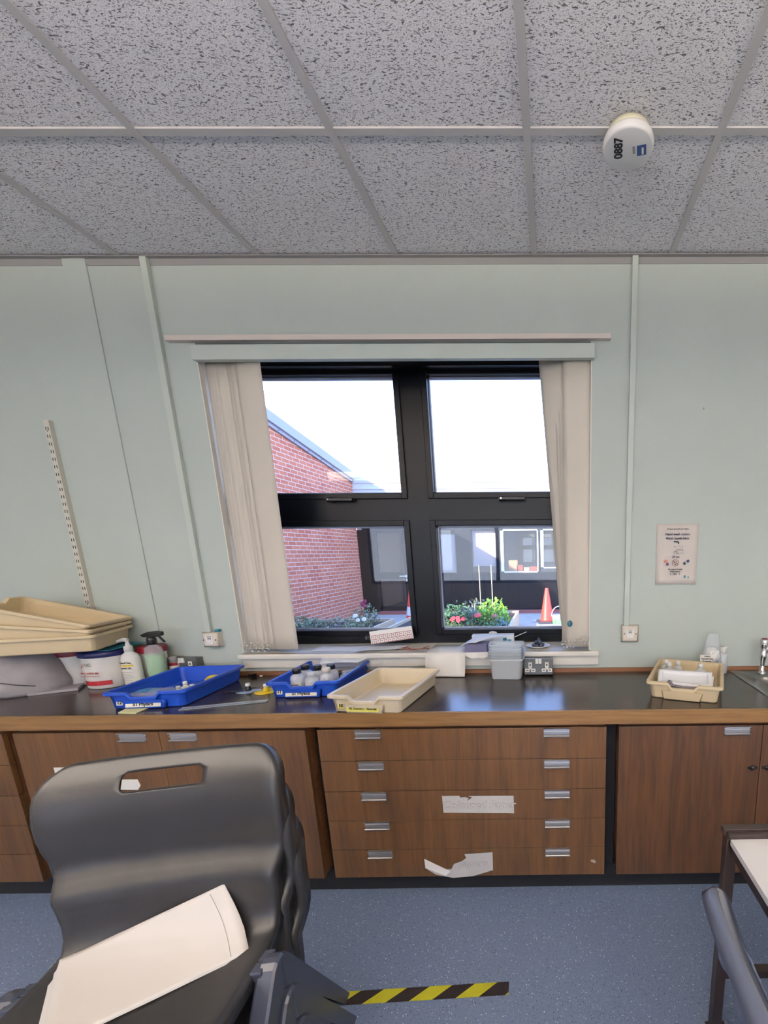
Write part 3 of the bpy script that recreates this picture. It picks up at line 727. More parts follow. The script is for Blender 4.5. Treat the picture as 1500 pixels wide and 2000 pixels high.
# hand gel
gb = thing('gel_bottle', (-2.035, -.165, WT + .0005), R(5), 'white pump bottle of hand gel in front of the slim maroon lidded tub', 'bottle'); gb.scale = (1.08, 1.08, 1.16)
MB().lathe([(.034, 0), (.036, .004), (.036, .115), (.030, .132), (.016, .142), (.015, .150)], 28, sy=.8).build('body', m_whitep, gb, smooth=True)
pu = MB().lathe([(.016, .146), (.016, .166), (.009, .170), (.005, .190)], 16).build('pump', m_whitep, gb)
MB().tube([(.004, 0, .192), (-.014, 0, .194), (-.038, 0, .188), (-.042, 0, .182)], [.008, .008, .005, .004], 10).build('nozzle', m_whitep, pu)
def curved_label(parent, r, sy, a0, a1, z0, z1, m, name='label'):
    c = MB(); n_ = 12
    V = [[c.b.verts.new((r * math.cos(a0 + (a1 - a0) * i / n_), r * sy * math.sin(a0 + (a1 - a0) * i / n_), z)) for z in (z0, z1)] for i in range(n_ + 1)]
    for i in range(n_): c.b.faces.new((V[i][0], V[i + 1][0], V[i + 1][1], V[i][1]))
    return c.build(name, m, parent)
curved_label(gb, .0366, .8, R(-160), R(-20), .012, .108, m_label)
curved_label(gb, .0370, .8, R(-130), R(-50), .086, .093, m_yellow, 'yellow_band')
text('Hand Care', .011, T(0, -.0308, .1015) @ UPM, m_ink, gb, bold=.0003, sx=.9); text('HAND GEL', .009, T(0, -.0308, .0785) @ UPM, m_ink, gb, bold=.0002, sx=.95)
cl = MB()
for k in range(7): cl.box(-.024, .022 - (k % 3) * .006, -.0315, -.0308, .020 + k * .007, .0212 + k * .007)
cl.build('small_print', m_grey_ink, gb)
# spray bottle
sb = thing('spray_bottle', (-1.955, -.125, WT + .0005), R(4), 'clear spray bottle of green liquid with a black trigger', 'bottle'); sb.scale = (1.1, 1.1, 1.2)
MB().lathe([(.034, 0), (.037, .004), (.037, .105), (.034, .120), (.036, .130), (.030, .150), (.016, .158), (.015, .164)], 28, sy=.8).build('body', m_clear, sb, smooth=True)
MB().lathe([(.032, .003), (.035, .006), (.035, .10), (.034, .118)], 24, sy=.78).build('liquid', m_green, sb, smooth=True)
tg = MB(); tg.lathe([(.018, .160), (.018, .186), (.013, .190)], 16)
tg.prism([(-.040, -.009, .200), (-.028, -.009, .192), (.010, -.009, .188), (.028, -.009, .192), (.050, -.009, .196), (.052, -.009, .212), (.030, -.009, .216), (-.010, -.009, .212)], (0, .018, 0))
tr_ = tg.build('spray_head', m_blackp, sb, bevel=.003)
MB().tube([(.032, 0, .196), (.040, 0, .186), (.054, 0, .170)], .0045, 8).build('trigger', m_blackp, tr_)
# small maroon topped bottle behind
bt = thing('small_bottle', (-1.925, -.062, WT + .0005), 0, 'small bottle with a grey top and maroon label behind the spray bottle', 'bottle')
MB().lathe([(.020, 0), (.021, .003), (.021, .085), (.012, .095)], 20).build('body', m_tub, bt, smooth=True); MB().lathe([(.018, .088), (.018, .112), (.015, .115)], 20).build('cap', m_grey_ink, bt)
curved_label(bt, .0215, 1, R(-170), R(-10), .072, .088, m_maroon)

# grey cloth bundle under the tray pile at far left
bg_ = MB(); rs = []
for i in range(15):
    u = i / 14; z = .178 * u; ring = []
    for k in range(44):
        a = 2 * PI * k / 44
        rad = (1 - .28 * u ** 3) * (1 + .02 * math.sin(3 * a + 1) + .012 * math.sin(7 * a + 4 * u))
        rad *= (.93 + .07 * math.sin(min(1, u * 4) * PI / 2))
        v = Vector((.19 * rad * math.cos(a), .15 * rad * math.sin(a), z))
        nn_ = noise.noise(v * 14) * .012 + noise.noise(v * 35) * .004
        ring.append((v.x * (1 + nn_ * 5), v.y * (1 + nn_ * 5), z))
    rs.append(ring)
bg_.rings(rs)
bag = thing('cloth_bundle', (-2.50, -.225, WT + .001), 0, 'crumpled grey cloth bundle under the beige tray pile at far left', 'cloth')
bg_.build('cloth', m_fabric, bag, smooth=True)
MB().tube([(.02 - .2 * math.cos(R(18 + 12 * i)) , -.165 * math.sin(R(38 + 10 * i)), .142 - .012 * i) for i in range(0, 1)] + [(-.06, -.150, .125), (0, -.158, .105), (.06, -.153, .083), (.12, -.128, .062), (.165, -.09, .044)], .0016, 6).build('cord', m_blackp, bag)
fl = MB(); fl.prism([(.13, -.10, .0), (.27, -.02, .0), (.20, .08, .0), (.1, .06, .0)], (0, 0, .012)); fl.build('flap', m_fabric, bag)

# tray 12 contents
def in_tray(t, lx, ly): return Matrix.Translation(t.location) @ Matrix.Rotation(t.rotation_euler.z, 4, 'Z') @ Vector((lx, ly, .0045))
def lumpy(sz, seed, n=24, m_=12, amp=.25):
    b = MB(); rs = []
    for i in range(1, m_):
        ph = PI * i / m_; ring = []
        for k in range(n):
            a = 2 * PI * k / n; d = Vector((math.sin(ph) * math.cos(a), math.sin(ph) * math.sin(a), math.cos(ph)))
            q_ = 1 + amp * noise.noise(d * 2.2 + Vector((seed, 0, 0))) + amp * .4 * noise.noise(d * 7 + Vector((0, seed, 0)))
            ring.append((d.x * sz[0] * q_, d.y * sz[1] * q_, max(-sz[2], d.z * sz[2] * q_) + sz[2]))
        rs.append(ring)
    return b.rings(rs)
p = in_tray(t12, -.035, -.125); pb = lumpy((.092, .055, .027), 3).build('plastic_bag', m_clear2, smooth=True); pb.location = p + Vector((0, 0, .001)); pb.rotation_euler = (0, 0, R(20))
tag(pb, 'clear plastic bag with blue print in the blue tray numbered 12', 'bag')
bp_ = MB()
for k in range(5): bp_.box(-.05 + k * .014, -.04 + k * .016, -.03, .03, .054 - abs(k - 2) * .002, .0547 - abs(k - 2) * .002)
o = bp_.build('blue_print', mat('blue_print_ink', rgb(40, 120, 180), .5), pb)
def vial(loc, r, h, cap, label, group=None, m=m_whitep, capm=None, lab=False, rz=0, capr=.62):
    t = thing('small_bottle' if h < .07 else 'plastic_bottle', loc, rz, label, 'bottle', group)
    MB().lathe([(r * .93, 0), (r, .003), (r, h * .62), (r * .9, h * .70), (r * .45, h * .78), (r * .42, h * .82)], 22).build('body', m, t, smooth=True)
    MB().lathe([(r * capr, h * .80), (r * capr, h * .97), (r * capr * .9, h)], 18).build('cap', capm or cap, t)
    if lab:
        curved_label(t, r * 1.015, 1, R(-140), R(-40), h * .14, h * .50, m_label)
        lb = MB()
        for k_ in range(2): lb.box(-r * .5, r * .5, -r * 1.05, -r * 1.02, h * (.37 - .12 * k_), h * (.40 - .12 * k_))
        lb.build('printed_line', m_ink, t)
    return t
for i, (dx, dy, h) in enumerate(((.048, -.092, .056), (.074, -.098, .054), (.060, -.066, .068), (.096, -.080, .058))):
    vial(in_tray(t12, dx, dy), .0135, h, m_whitep, ['small white bottle nearest the plastic bag in tray 12', 'small white bottle at the front of the cluster in tray 12', 'tallest small white bottle standing in tray 12', 'small white bottle at the right of the cluster in tray 12'][i], 'small bottles in tray 12')
def lump(p, r, m_, name, label, cat, sc=(1, 1, .8)):
    o_ = MB().ico((0, 0, r * sc[2]), r, 2, sc).build(name, m_, smooth=True); o_.location = p; return tag(o_, label, cat)
lump(in_tray(t12, .117, -.105), .014, mat('orange_cap', rgb(206, 90, 70), .5), 'bottle_cap', 'small orange cap beside the white bottles in tray 12', 'cap')
lump(in_tray(t12, .085, .075), .036, m_yellow, 'yellow_ball', 'larger yellow ball at the back of tray 12', 'ball')
lump(in_tray(t12, .072, -.012), .025, m_yellow, 'yellow_ball', 'smaller yellow ball near the middle of tray 12', 'ball')
lump(in_tray(t12, .112, .022), .020, m_maroon, 'dark_red_ball', 'dark red ball between the two yellow balls in tray 12', 'ball')

# sticky note, ruler, disc toys
st = MB().prism([(-1.739, -.557, WT + .001), (-1.663, -.563, WT + .001), (-1.673, -.497, WT + .001), (-1.756, -.499, WT + .001)], (0, 0, .004)).build('sticky_note', m_sticky)
tag(st, 'pale yellow sticky note pad on the worktop in front of tray 12', 'note')
ru = B(-.155, .155, -.016, .016, 0, .003).build('ruler', m_clear, world=T(-1.379, -.47, WT + .001) @ Matrix.Rotation(R(17.5), 4, 'Z'))
tag(ru, 'clear plastic ruler lying near the worktop front edge', 'ruler')
def disc(x, y, r, m_, cm, label, rz=0):
    t = thing('disc_toy', (x, y, WT + .0005), rz, label, 'toy')
    MB().lathe([(r, 0), (r, .0015), (.012, .002)], 32).build('disc', m_, t)
    MB().lathe([(.013, .002), (.012, .012), (.009, .020), (.009, .024)], 16).build('stand', cm, t)
    MB().lathe([(.008, .022), (.010, .024), (.010, .034), (.008, .036)], 14).build('cap', m_whitep, t); return t
m_cd = mat('silver_disc', rgb(170, 185, 210), .15, metal=.6)
disc(-1.415, -.275, .050, m_cd, m_blackp, 'silver disc with a black stem and white cap on the worktop')
disc(-1.322, -.290, .048, m_yellow, m_yellow, 'yellow disc with a yellow stem and white cap beside tray 11')
tag(MB().lathe([(.05, 0), (.05, .001), (.01, .0012)], 30).build('compact_disc', m_cd, world=T(-1.265, -.262, WT + .001)), 'bare silver disc partly under the rim of tray 11', 'disc')
tag(MB().tube([(-1.512, -.305, WT + .004), (-1.47, -.30, WT + .006), (-1.442, -.30, WT + .006)], .0028, 8).build('dropper', m_blackp, None, True), 'small black pointed rod lying left of the silver disc', 'rod')
tag(MB().prism([(-1.575, -.045, WT + .0005), (-1.535, -.040, WT + .0005), (-1.545, -.065, WT + .0005)], (.003, 0, .018)).build('black_clip', m_blackp), 'small black clip on the worktop below the left blind', 'clip')
tag(B(-1.523, -1.511, -.035, -.028, WT + .0005, WT + .004).build('paper_scrap', m_paper), 'tiny white scrap beside the black clip', 'scrap')

# tray 11 contents
P11 = [(-.055, -.135, 'white bottle with a black cap, nearest the front left of tray 11', m_blackp), (-.050, -.068, 'white bottle with a black cap behind the front left one in tray 11', m_blackp), (.012, -.082, 'white bottle with a black cap in the centre of tray 11', m_blackp),
       (.066, -.070, 'white bottle with a black cap behind the ivory capped one', m_blackp), (.072, -.132, 'white bottle with an ivory cap at the front right of tray 11', m_cream), (.012, -.145, 'white bottle without a cap at the front middle of tray 11', None)]
for dx, dy, l_, cm in P11:
    vial(in_tray(t11, dx, dy), .029, .112 if cm is not None else .096, cm, l_, 'white bottles in tray 11', m_milky, cm or m_milky, lab=(dy < -.1), rz=t11.rotation_euler.z)
for dx, dy, l_, rz_ in ((.085, .03, 'bottle lying on its side at the back right of tray 11', 20), (.10, .095, 'bottle lying by the rear wall of tray 11', -30)):
    t = vial(in_tray(t11, dx, dy) + Vector((0, 0, .024)), .022, .085, m_blackp, l_, None, m_milky, m_blackp); t.rotation_euler = (R(86), 0, R(rz_)); 
# sheets between sill and tray 11
def sheet(name, corners, m_, label, cat='paper', bow=.0, th=.0006, nx=10, ny=8, lines=None):
    b = MB(); A, Bc, Cc, D = [Vector(c) for c in corners]; V = []
    for j in range(ny + 1):
        row = []
        for i in range(nx + 1):
            u, v = i / nx, j / ny
            p_ = (A * (1 - u) + Bc * u) * (1 - v) + (D * (1 - u) + Cc * u) * v
            p_ = p_ + Vector((0, 0, bow * 4 * u * (1 - u) + bow * .6 * math.sin(v * PI) + noise.noise(p_ * 9) * .002))
            row.append(b.b.verts.new(p_))
        V.append(row)
    for j in range(ny):
        for i in range(nx): b.b.faces.new((V[j][i], V[j][i + 1], V[j + 1][i + 1], V[j + 1][i]))
    o_ = b.build(name, m_, smooth=True); s_ = o_.modifiers.new('s', 'SOLIDIFY'); s_.thickness = th; s_.offset = 1
    return tag(o_, label, cat)
sheet('paper_sheet', [(-1.17, -.10, .955), (-.985, -.085, .955), (-.86, .14, .9935), (-1.26, .15, .9935)], m_paperb, 'white paper sheets bridging the sill and the back of tray 11', bow=.003)
sheet('paper_sheet', [(-1.28, .02, .9925), (-1.02, .03, .9925), (-1.00, .17, .9925), (-1.30, .17, .9925)], m_paperb, 'white sheet flat on the sill beside the left blind')
sheet('paper_sheet', [(-1.05, -.02, .9985), (-.80, .035, .9985), (-.80, .12, .9985), (-1.00, .10, .9985)], m_paperb, 'blue-lit white paper under the red and white box on the sill')
mb = thing('patterned_box', (-.885, .140, 1.006), R(14), 'thin white box with a red grid pattern leaning on the window frame', 'box')
BX = T(0, 0, .012) @ Matrix.Rotation(R(-5.5), 4, 'Y') @ Matrix.Rotation(R(-8), 4, 'X') @ Matrix.Diagonal((.88, 1, 1.12, 1))
B(-.125, .125, -.014, .014, 0, .062).build('carton', m_whitep, mb, world=BX)
gm = MB()
for i in range(11): gm.box(-.118 + i * .0236 - .001, -.118 + i * .0236 + .001, -.0155, -.0142, .002, .040)
for z_ in (.002, .021, .040): gm.box(-.119, .119, -.0155, -.0142, z_ - .001, z_ + .001)
gm.build('grid_pattern', m_redink, mb, world=BX)
gm = MB()
for i in range(10):
    for z_ in (.007, .026): gm.prism([(-.112 + i * .0236, -.0152, z_ + .007), (-.102 + i * .0236, -.0152, z_), (-.106 + i * .0236, -.0152, z_ + .008)], (0, .001, 0))
gm.build('printed_mark', m_ink, mb, world=BX)
ca = MB(); pts = [(-.83 + .012 * i, .035 + .02 * math.sin(i * .5), .9945 + .006 * abs(math.sin(i * .45))) for i in range(15)]
ca.tube(pts, .0026, 7); ca.tube([(-.82, .06, .994), (-.76, .028, .995), (-.70, .03, .998), (-.665, .055, 1.006)], .0024, 7)
tag(ca.build('rubber_band', mat('brown_rubber', rgb(120, 60, 46), .5), None, True), 'brown rubber tubing lying on the sill beside the red patterned box', 'tubing')
# sheet draped over the sill
b = MB(); V = []
prof = [(.15, .9925), (.05, .9925), (-.03, .993), (-.046, .988), (-.052, .965), (-.060, .93), (-.072, .895), (-.088, .878)]
for y_, z_ in prof: V.append([b.b.verts.new((x_, y_ + .004 * math.sin(x_ * 30), z_)) for x_ in (-.655, -.60, -.55, -.50, -.452)])
for j in range(len(V) - 1):
    for i in range(4): b.b.faces.new((V[j][i], V[j][i + 1], V[j + 1][i + 1], V[j + 1][i]))
o = b.build('paper_sheet', m_paper, smooth=True); s_ = o.modifiers.new('s', 'SOLIDIFY'); s_.thickness = .0006; tag(o, 'white sheet draped over the sill down to the worktop', 'paper')
# boxes on the sill
wb = thing('small_box', (-.335, .165, .9915), R(3), 'pale box on the sill with blue print, half behind crumpled paper', 'box')
B(-.115, .115, -.03, .03, 0, .055).build('carton', m_paperb, wb)
MB().box(-.10, -.06, -.0315, -.0301, .03, .045).box(.055, .075, -.0315, -.0301, .005, .04).box(.08, .1, -.0315, -.0301, .012, .03).build('printed_mark', m_teal, wb)
cb = thing('open_carton', (-.395, -.012, .9915), R(-2), 'dark lined open carton with torn flaps at the sill edge', 'box')
B(-.055, .055, -.03, .05, 0, .042).build('carton', mat('purple_grey_card', rgb(92, 92, 122), .7), cb)
b = MB(); b.prism([(-.062, -.034, .0), (.062, -.034, .004), (.06, -.036, -.020), (.035, -.037, -.030), (.01, -.037, -.024), (-.02, -.037, -.031), (-.05, -.037, -.018)], (0, -.0015, 0)); b.build('torn_flap', m_paper, cb)
sheet('crumpled_paper', [(-.50, -.045, 1.005), (-.40, -.03, 1.040), (-.25, .09, 1.050), (-.42, .10, 1.045)], m_paperb, 'folded blue-lit white paper lying across the open carton', bow=.012)
tag(lumpy((.022, .018, .009), 9).build('tissue', m_paper, None, True, world=T(-.335, .155, 1.0475)), 'small crumpled white tissue on top of the pale box', 'tissue')
tag(MB().tube([(-.21, .12, 1.04), (-.15, .19, 1.055)], .002, 6).build('wooden_stick', m_whitep), 'thin white stick leaning from the pale box to the frame', 'stick')
# stacked clear containers
for k in range(6):
    zb_ = WT + .0005 + k * .0145
    t = thing('food_tub', (-.234, -.098, zb_), R(-3), ['bottom', 'second from bottom', 'third from bottom', 'third from top', 'second from top', 'top'][k] + ' clear plastic container of the nested stack beside the socket', 'container', 'nested clear containers')
    W1, D1, H1 = .085, .052, .105
    b = MB(); b.rings([rrect(-W1 * .84, W1 * .84, -D1 * .8, D1 * .8, .018, 0), rrect(-W1 * .86, W1 * .86, -D1 * .83, D1 * .83, .02, .003), rrect(-W1 * .96, W1 * .96, -D1 * .96, D1 * .96, .022, H1 - .012), rrect(-W1 * 1.02, W1 * 1.02, -D1 * 1.04, D1 * 1.04, .024, H1 - .008), rrect(-W1 * 1.02, W1 * 1.02, -D1 * 1.04, D1 * 1.04, .024, H1),
                       rrect(-W1 * .98, W1 * .98, -D1 * .98, D1 * .98, .022, H1), rrect(-W1 * .93, W1 * .93, -D1 * .93, D1 * .93, .02, H1 - .014), rrect(-W1 * .83, W1 * .83, -D1 * .8, D1 * .8, .018, .005)])
    b.build('container', m_clear if k else m_milky, t, smooth=False)
# saucer with marbles
pl = MB().lathe([(.028, 0), (.030, .003), (.063, .012), (.066, .014), (.062, .0145), (.030, .006), (.001, .0055)], 40).build('saucer', m_whitep, None, True, world=T(-.082, .065, .9915))
tag(pl, 'white saucer of dark pebbles on the sill', 'saucer')
m_peb = mat('dark_pebble', rgb(52, 56, 74), .3, var=.6, vscale=90)
for i, (dx, dy, dz) in enumerate(((-.024, -.010, 0), (-.006, -.018, 0), (.014, -.012, 0), (.024, .006, 0), (-.018, .012, 0), (.004, .014, 0), (-.010, -.002, .014), (.010, .0, .015), (.002, .004, .026))):
    o = MB().ico((0, 0, 0), .0105, 2, (1.1, .9, .85)).build('pebble', m_peb, None, True, world=T(-.082 + dx, .065 + dy, 1.0065 + dz) @ Matrix.Rotation(i * 1.3, 4, (1, 1, .4)))
    tag(o, 'dark marbled pebble piled on the white saucer', 'pebble', 'pebbles on the saucer')

# ---------------------------------------------------------------- right tray contents
def inR(lx, ly): return in_tray(trR, lx, ly)
for lx, ly, l_ in ((-.105, .075, 'murky bottle standing behind another at the left of the right tray'), (-.085, .03, 'murky labelled bottle nearest the left of the right tray'), (-.048, .07, 'slim labelled bottle second from left in the right tray'), (.055, .06, 'round shouldered bottle standing alone in the right tray')):
    r_ = .021 if lx > -.06 and lx < 0 else .025
    t = vial(inR(lx, ly), r_, .098, m_whitep, l_, None, m_milky, m_whitep, lab=(lx < .0), rz=0, capr=.5)
    MB().lathe([(r_ * .9, .003), (r_ * .93, .045)], 18).build('liquid', m_brownliq if lx < 0 else m_milky, t)
fo = thing('foam_tray', (0, 0, 0), 0, 'white polystyrene packing tray sitting in the right tray', 'packaging')
fo.matrix_world = Matrix.Translation(inR(-.005, -.085) + Vector((0, 0, .052))) @ Matrix.Rotation(-.28, 4, 'Z') @ Matrix.Rotation(R(24), 4, 'X')
b = MB(); b.rings([rrect(-.115, .115, -.05, .05, .004, 0), rrect(-.115, .115, -.05, .05, .004, .016), rrect(-.095, .095, -.032, .034, .004, .016), rrect(-.093, .093, -.030, .032, .004, .005)]); b.build('foam', m_foam, fo)
gm = MB()
for k in range(3):
    c_ = .035 + k * .013; gm.tube([(c_ - .004, -.045, .0165), (c_ + .004, -.045, .0165), (c_ + .002, -.038, .0165), (c_ - .002, -.038, .0165), (c_ - .004, -.045, .0165)], .0004, 4)
gm.build('moulded_mark', m_grey_ink, fo)
f2 = B(-.10, .10, -.05, .05, 0, .008).build('foam_sheet', m_foam, None); f2.matrix_world = Matrix.Translation(inR(.015, -.065) + Vector((0, 0, .038))) @ Matrix.Rotation(-.40, 4, 'Z') @ Matrix.Rotation(R(20), 4, 'X')
tag(f2, 'flat white foam sheet under the polystyrene packing tray', 'packaging')
a_ = inR(-.085, -.155); 
cs = [inR(-.085, -.180) + Vector((0, 0, .062)), inR(.06, -.180) + Vector((0, 0, .046)), inR(.085, -.13) + Vector((0, 0, .046)), inR(-.07, -.12) + Vector((0, 0, .058))]
sheet('grey_film', cs, mat('grey_film', rgb(120, 108, 112), .4), 'crumpled grey plastic film at the front of the right tray', 'film', bow=-.010)
# bag with label and green bottle behind
bgp = thing('sample_bag', (.795, -.075, WT + .001), R(-8), 'clear zip bag with a printed label leaning on the wall by the sink', 'bag')
b = MB(); rs = []
for i in range(12):
    u = i / 11; z_ = .005 + u * .205; hw = .055 * (1 - .72 * u ** 1.3) + .006; ring = []
    for k in range(18):
        a = 2 * PI * k / 18
        ring.append((hw * math.cos(a) + .010 * u + .004 * math.sin(9 * u + k), .024 * (1 - .6 * u) * math.sin(a) + .004 * noise.noise(Vector((k * .9, u * 7, 0))), z_))
    rs.append(ring)
b.rings(rs); b.build('bag', m_clear2, bgp, smooth=False)
lumpy((.036, .018, .040), 5).build('crumpled_paper', m_paper, bgp, True, world=T(.010, 0, .06))
lbl = B(-.036, .024, -.0005, .0005, -.020, .020).build('label', m_label, bgp, world=T(-.018, -.027, .085))
for k, s_ in enumerate(('STERILE', 'Disposable filter', 'for sampling')): text(s_, .0085, T(-.020, -.0285, .097 - k * .012) @ UPM, m_ink, bgp, bold=.0003)
gbt = thing('green_bottle', (.868, -.055, WT + .001), 0, 'clear flip cap bottle with dark green liquid between the bag and sink', 'bottle')
MB().lathe([(.022, 0), (.024, .003), (.024, .092), (.021, .100), (.011, .104)], 20).build('body', m_milky, gbt, smooth=True); MB().lathe([(.020, .003), (.0225, .006), (.0225, .045)], 18).build('liquid', m_grnliq, gbt)
MB().lathe([(.013, .100), (.015, .132), (.013, .134)], 16).box(-.004, .018, -.004, .004, .130, .137).build('cap', m_whitep, gbt)

# ---------------------------------------------------------------- notes on the cabinet fronts
def label_on_front(name, poly, label, words, wx, wz, size, shear=.25):
    t = thing(name, (poly[0][0], DF - .0008, poly[0][1]), 0, label, 'label'); ox, oz = poly[0]
    b = MB(); b.prism([(x_ - ox, 0, z_ - oz) for x_, z_ in poly], (0, -.0006, 0)); b.build('paper', mat('aged_label', rgb(200, 194, 186), .8, var=.06), t)
    text(words, size, T(wx - ox, -.0012, wz - oz) @ UPM, mat('embossed_grey', rgb(148, 142, 136), .7), t, bold=.0012, shear=shear)
    text(words, size, T(wx - ox, -.0016, wz - oz) @ UPM, mat('embossed_pale', rgb(212, 207, 200), .7), t, bold=-.0002, shear=shear)
    return t
H_ = CAMH
t = label_on_front('paper_label', [(-.471, .501), (-.463, .500), (-.40, .5005), (-.395, .492), (-.375, .494), (-.36, .488), (-.37, .475), (-.345, .492), (-.362, .4985), (-.173, .497), (-.173, .416), (-.21, .418), (-.34, .420), (-.469, .423)], 'worn white Coloured Paper label taped on the third drawer', 'Coloured Paper', -.322, .457, .047)
t = label_on_front('paper_label', [(-.392, .223), (-.271, .231), (-.272, .143), (-.36, .114), (-.447, .107), (-.52, .124), (-.555, .150), (-.452, .150), (-.44, .175), (-.40, .192), (-.385, .205)], 'torn papers label peeling off the bottom drawer', 'papers', -.36, .178, .047)
b = MB(); b.prism([(-.565, DF - .003, .205), (-.455, DF - .004, .142), (-.475, DF - .012, .128), (-.56, DF - .012, .166)], (0, -.001, 0)); o = b.build('curled_flap', m_paper, t, world=T(.392, -DF + .0008, -.223))
tag(B(-2.04, -1.90, DF - .0012, DF - .0004, .60, .649).build('paper_label', m_label), 'plain white label on the left cabinet door behind the chair top', 'label')
tag(MB().prism([(-1.775, DF - .0012, .592), (-1.712, DF - .0012, .592), (-1.705, DF - .0012, .565), (-1.72, DF - .0012, .545), (-1.79, DF - .0012, .547)], (0, .0008, 0)).build('paper_label', m_label), 'white paper scrap on the door seen through the chair handle slot', 'label')
tag(MB().prism([(.15, DF - .0006, .185), (.165, DF - .0006, .188), (.175, DF - .0006, .178), (.172, DF - .0006, .17), (.155, DF - .0006, .176)], (0, .0004, 0)).build('paint_fleck', m_grey_ink), 'small grey scuff on the right of the bottom drawer', 'mark')

# ---------------------------------------------------------------- hazard tape on the floor
tp_ = thing('hazard_tape', (-.17, -.97, .0005), 0, 'yellow and black striped tape strip stuck to the blue floor', 'tape')
Ltot = .80; d_ = Vector((-.6096, -.0290, 0)).normalized(); nrm = Vector((d_.y, -d_.x, 0)); nrm = nrm if nrm.y > 0 else -nrm
org = Vector((-.169, -.9455, .0005)); Wd = .0475; per = .0785; sl = .060
MB().prism([org + nrm * 0, org + d_ * Ltot, org + d_ * Ltot - nrm * Wd, org - nrm * Wd], (0, 0, .0004)).build('black_band', m_tapek, tp_, world=T(.17, .97, -.0005))
yb_ = MB()
for k in range(0, 5):
    s0 = .042 + k * 2 * per; s1 = s0 + per
    pts = [org + d_ * s0, org + d_ * s1, org + d_ * min(s1 + sl, Ltot) - nrm * Wd, org + d_ * min(s0 + sl, Ltot) - nrm * Wd]
    if s1 + sl <= Ltot + .001: yb_.prism(pts, (0, 0, .0006))
yb_.prism([org + d_ * .0 - nrm * (Wd * .78), org + d_ * .012 - nrm * Wd, org - nrm * Wd], (0, 0, .0006))
yb_.build('yellow_stripe', m_tapey, tp_, world=T(.17, .97, -.0005))

# ---------------------------------------------------------------- chairs
CZ = .19                # the profile below was read off the topmost chair of the pile
PROF = [(0, 1.009, 0.194), (0.002, 1.0075, 0.2073), (0.006, 1.003, 0.2202), (0.012, 0.996, 0.2313), (0.02, 0.987, 0.2404), (0.028, 0.977, 0.2471), (0.036, 0.966, 0.2515), (0.043, 0.954, 0.2538), (0.049, 0.94, 0.254), (0.055, 0.92, 0.2545), (0.059, 0.9, 0.2545), (0.062, 0.87, 0.253), (0.062, 0.84, 0.251), (0.06, 0.81, 0.247), (0.061, 0.79, 0.243), (0.067, 0.775, 0.239), (0.08, 0.76, 0.235), (0.094, 0.745, 0.231), (0.102, 0.73, 0.228), (0.106, 0.7, 0.225), (0.11, 0.67, 0.223), (0.118, 0.64, 0.222), (0.134, 0.615, 0.221), (0.165, 0.597, 0.221), (0.21, 0.589, 0.222), (0.27, 0.586, 0.223), (0.34, 0.587, 0.225), (0.41, 0.591, 0.226), (0.47, 0.594, 0.224), (0.505, 0.593, 0.218), (0.53, 0.583, 0.208), (0.543, 0.565, 0.195)]
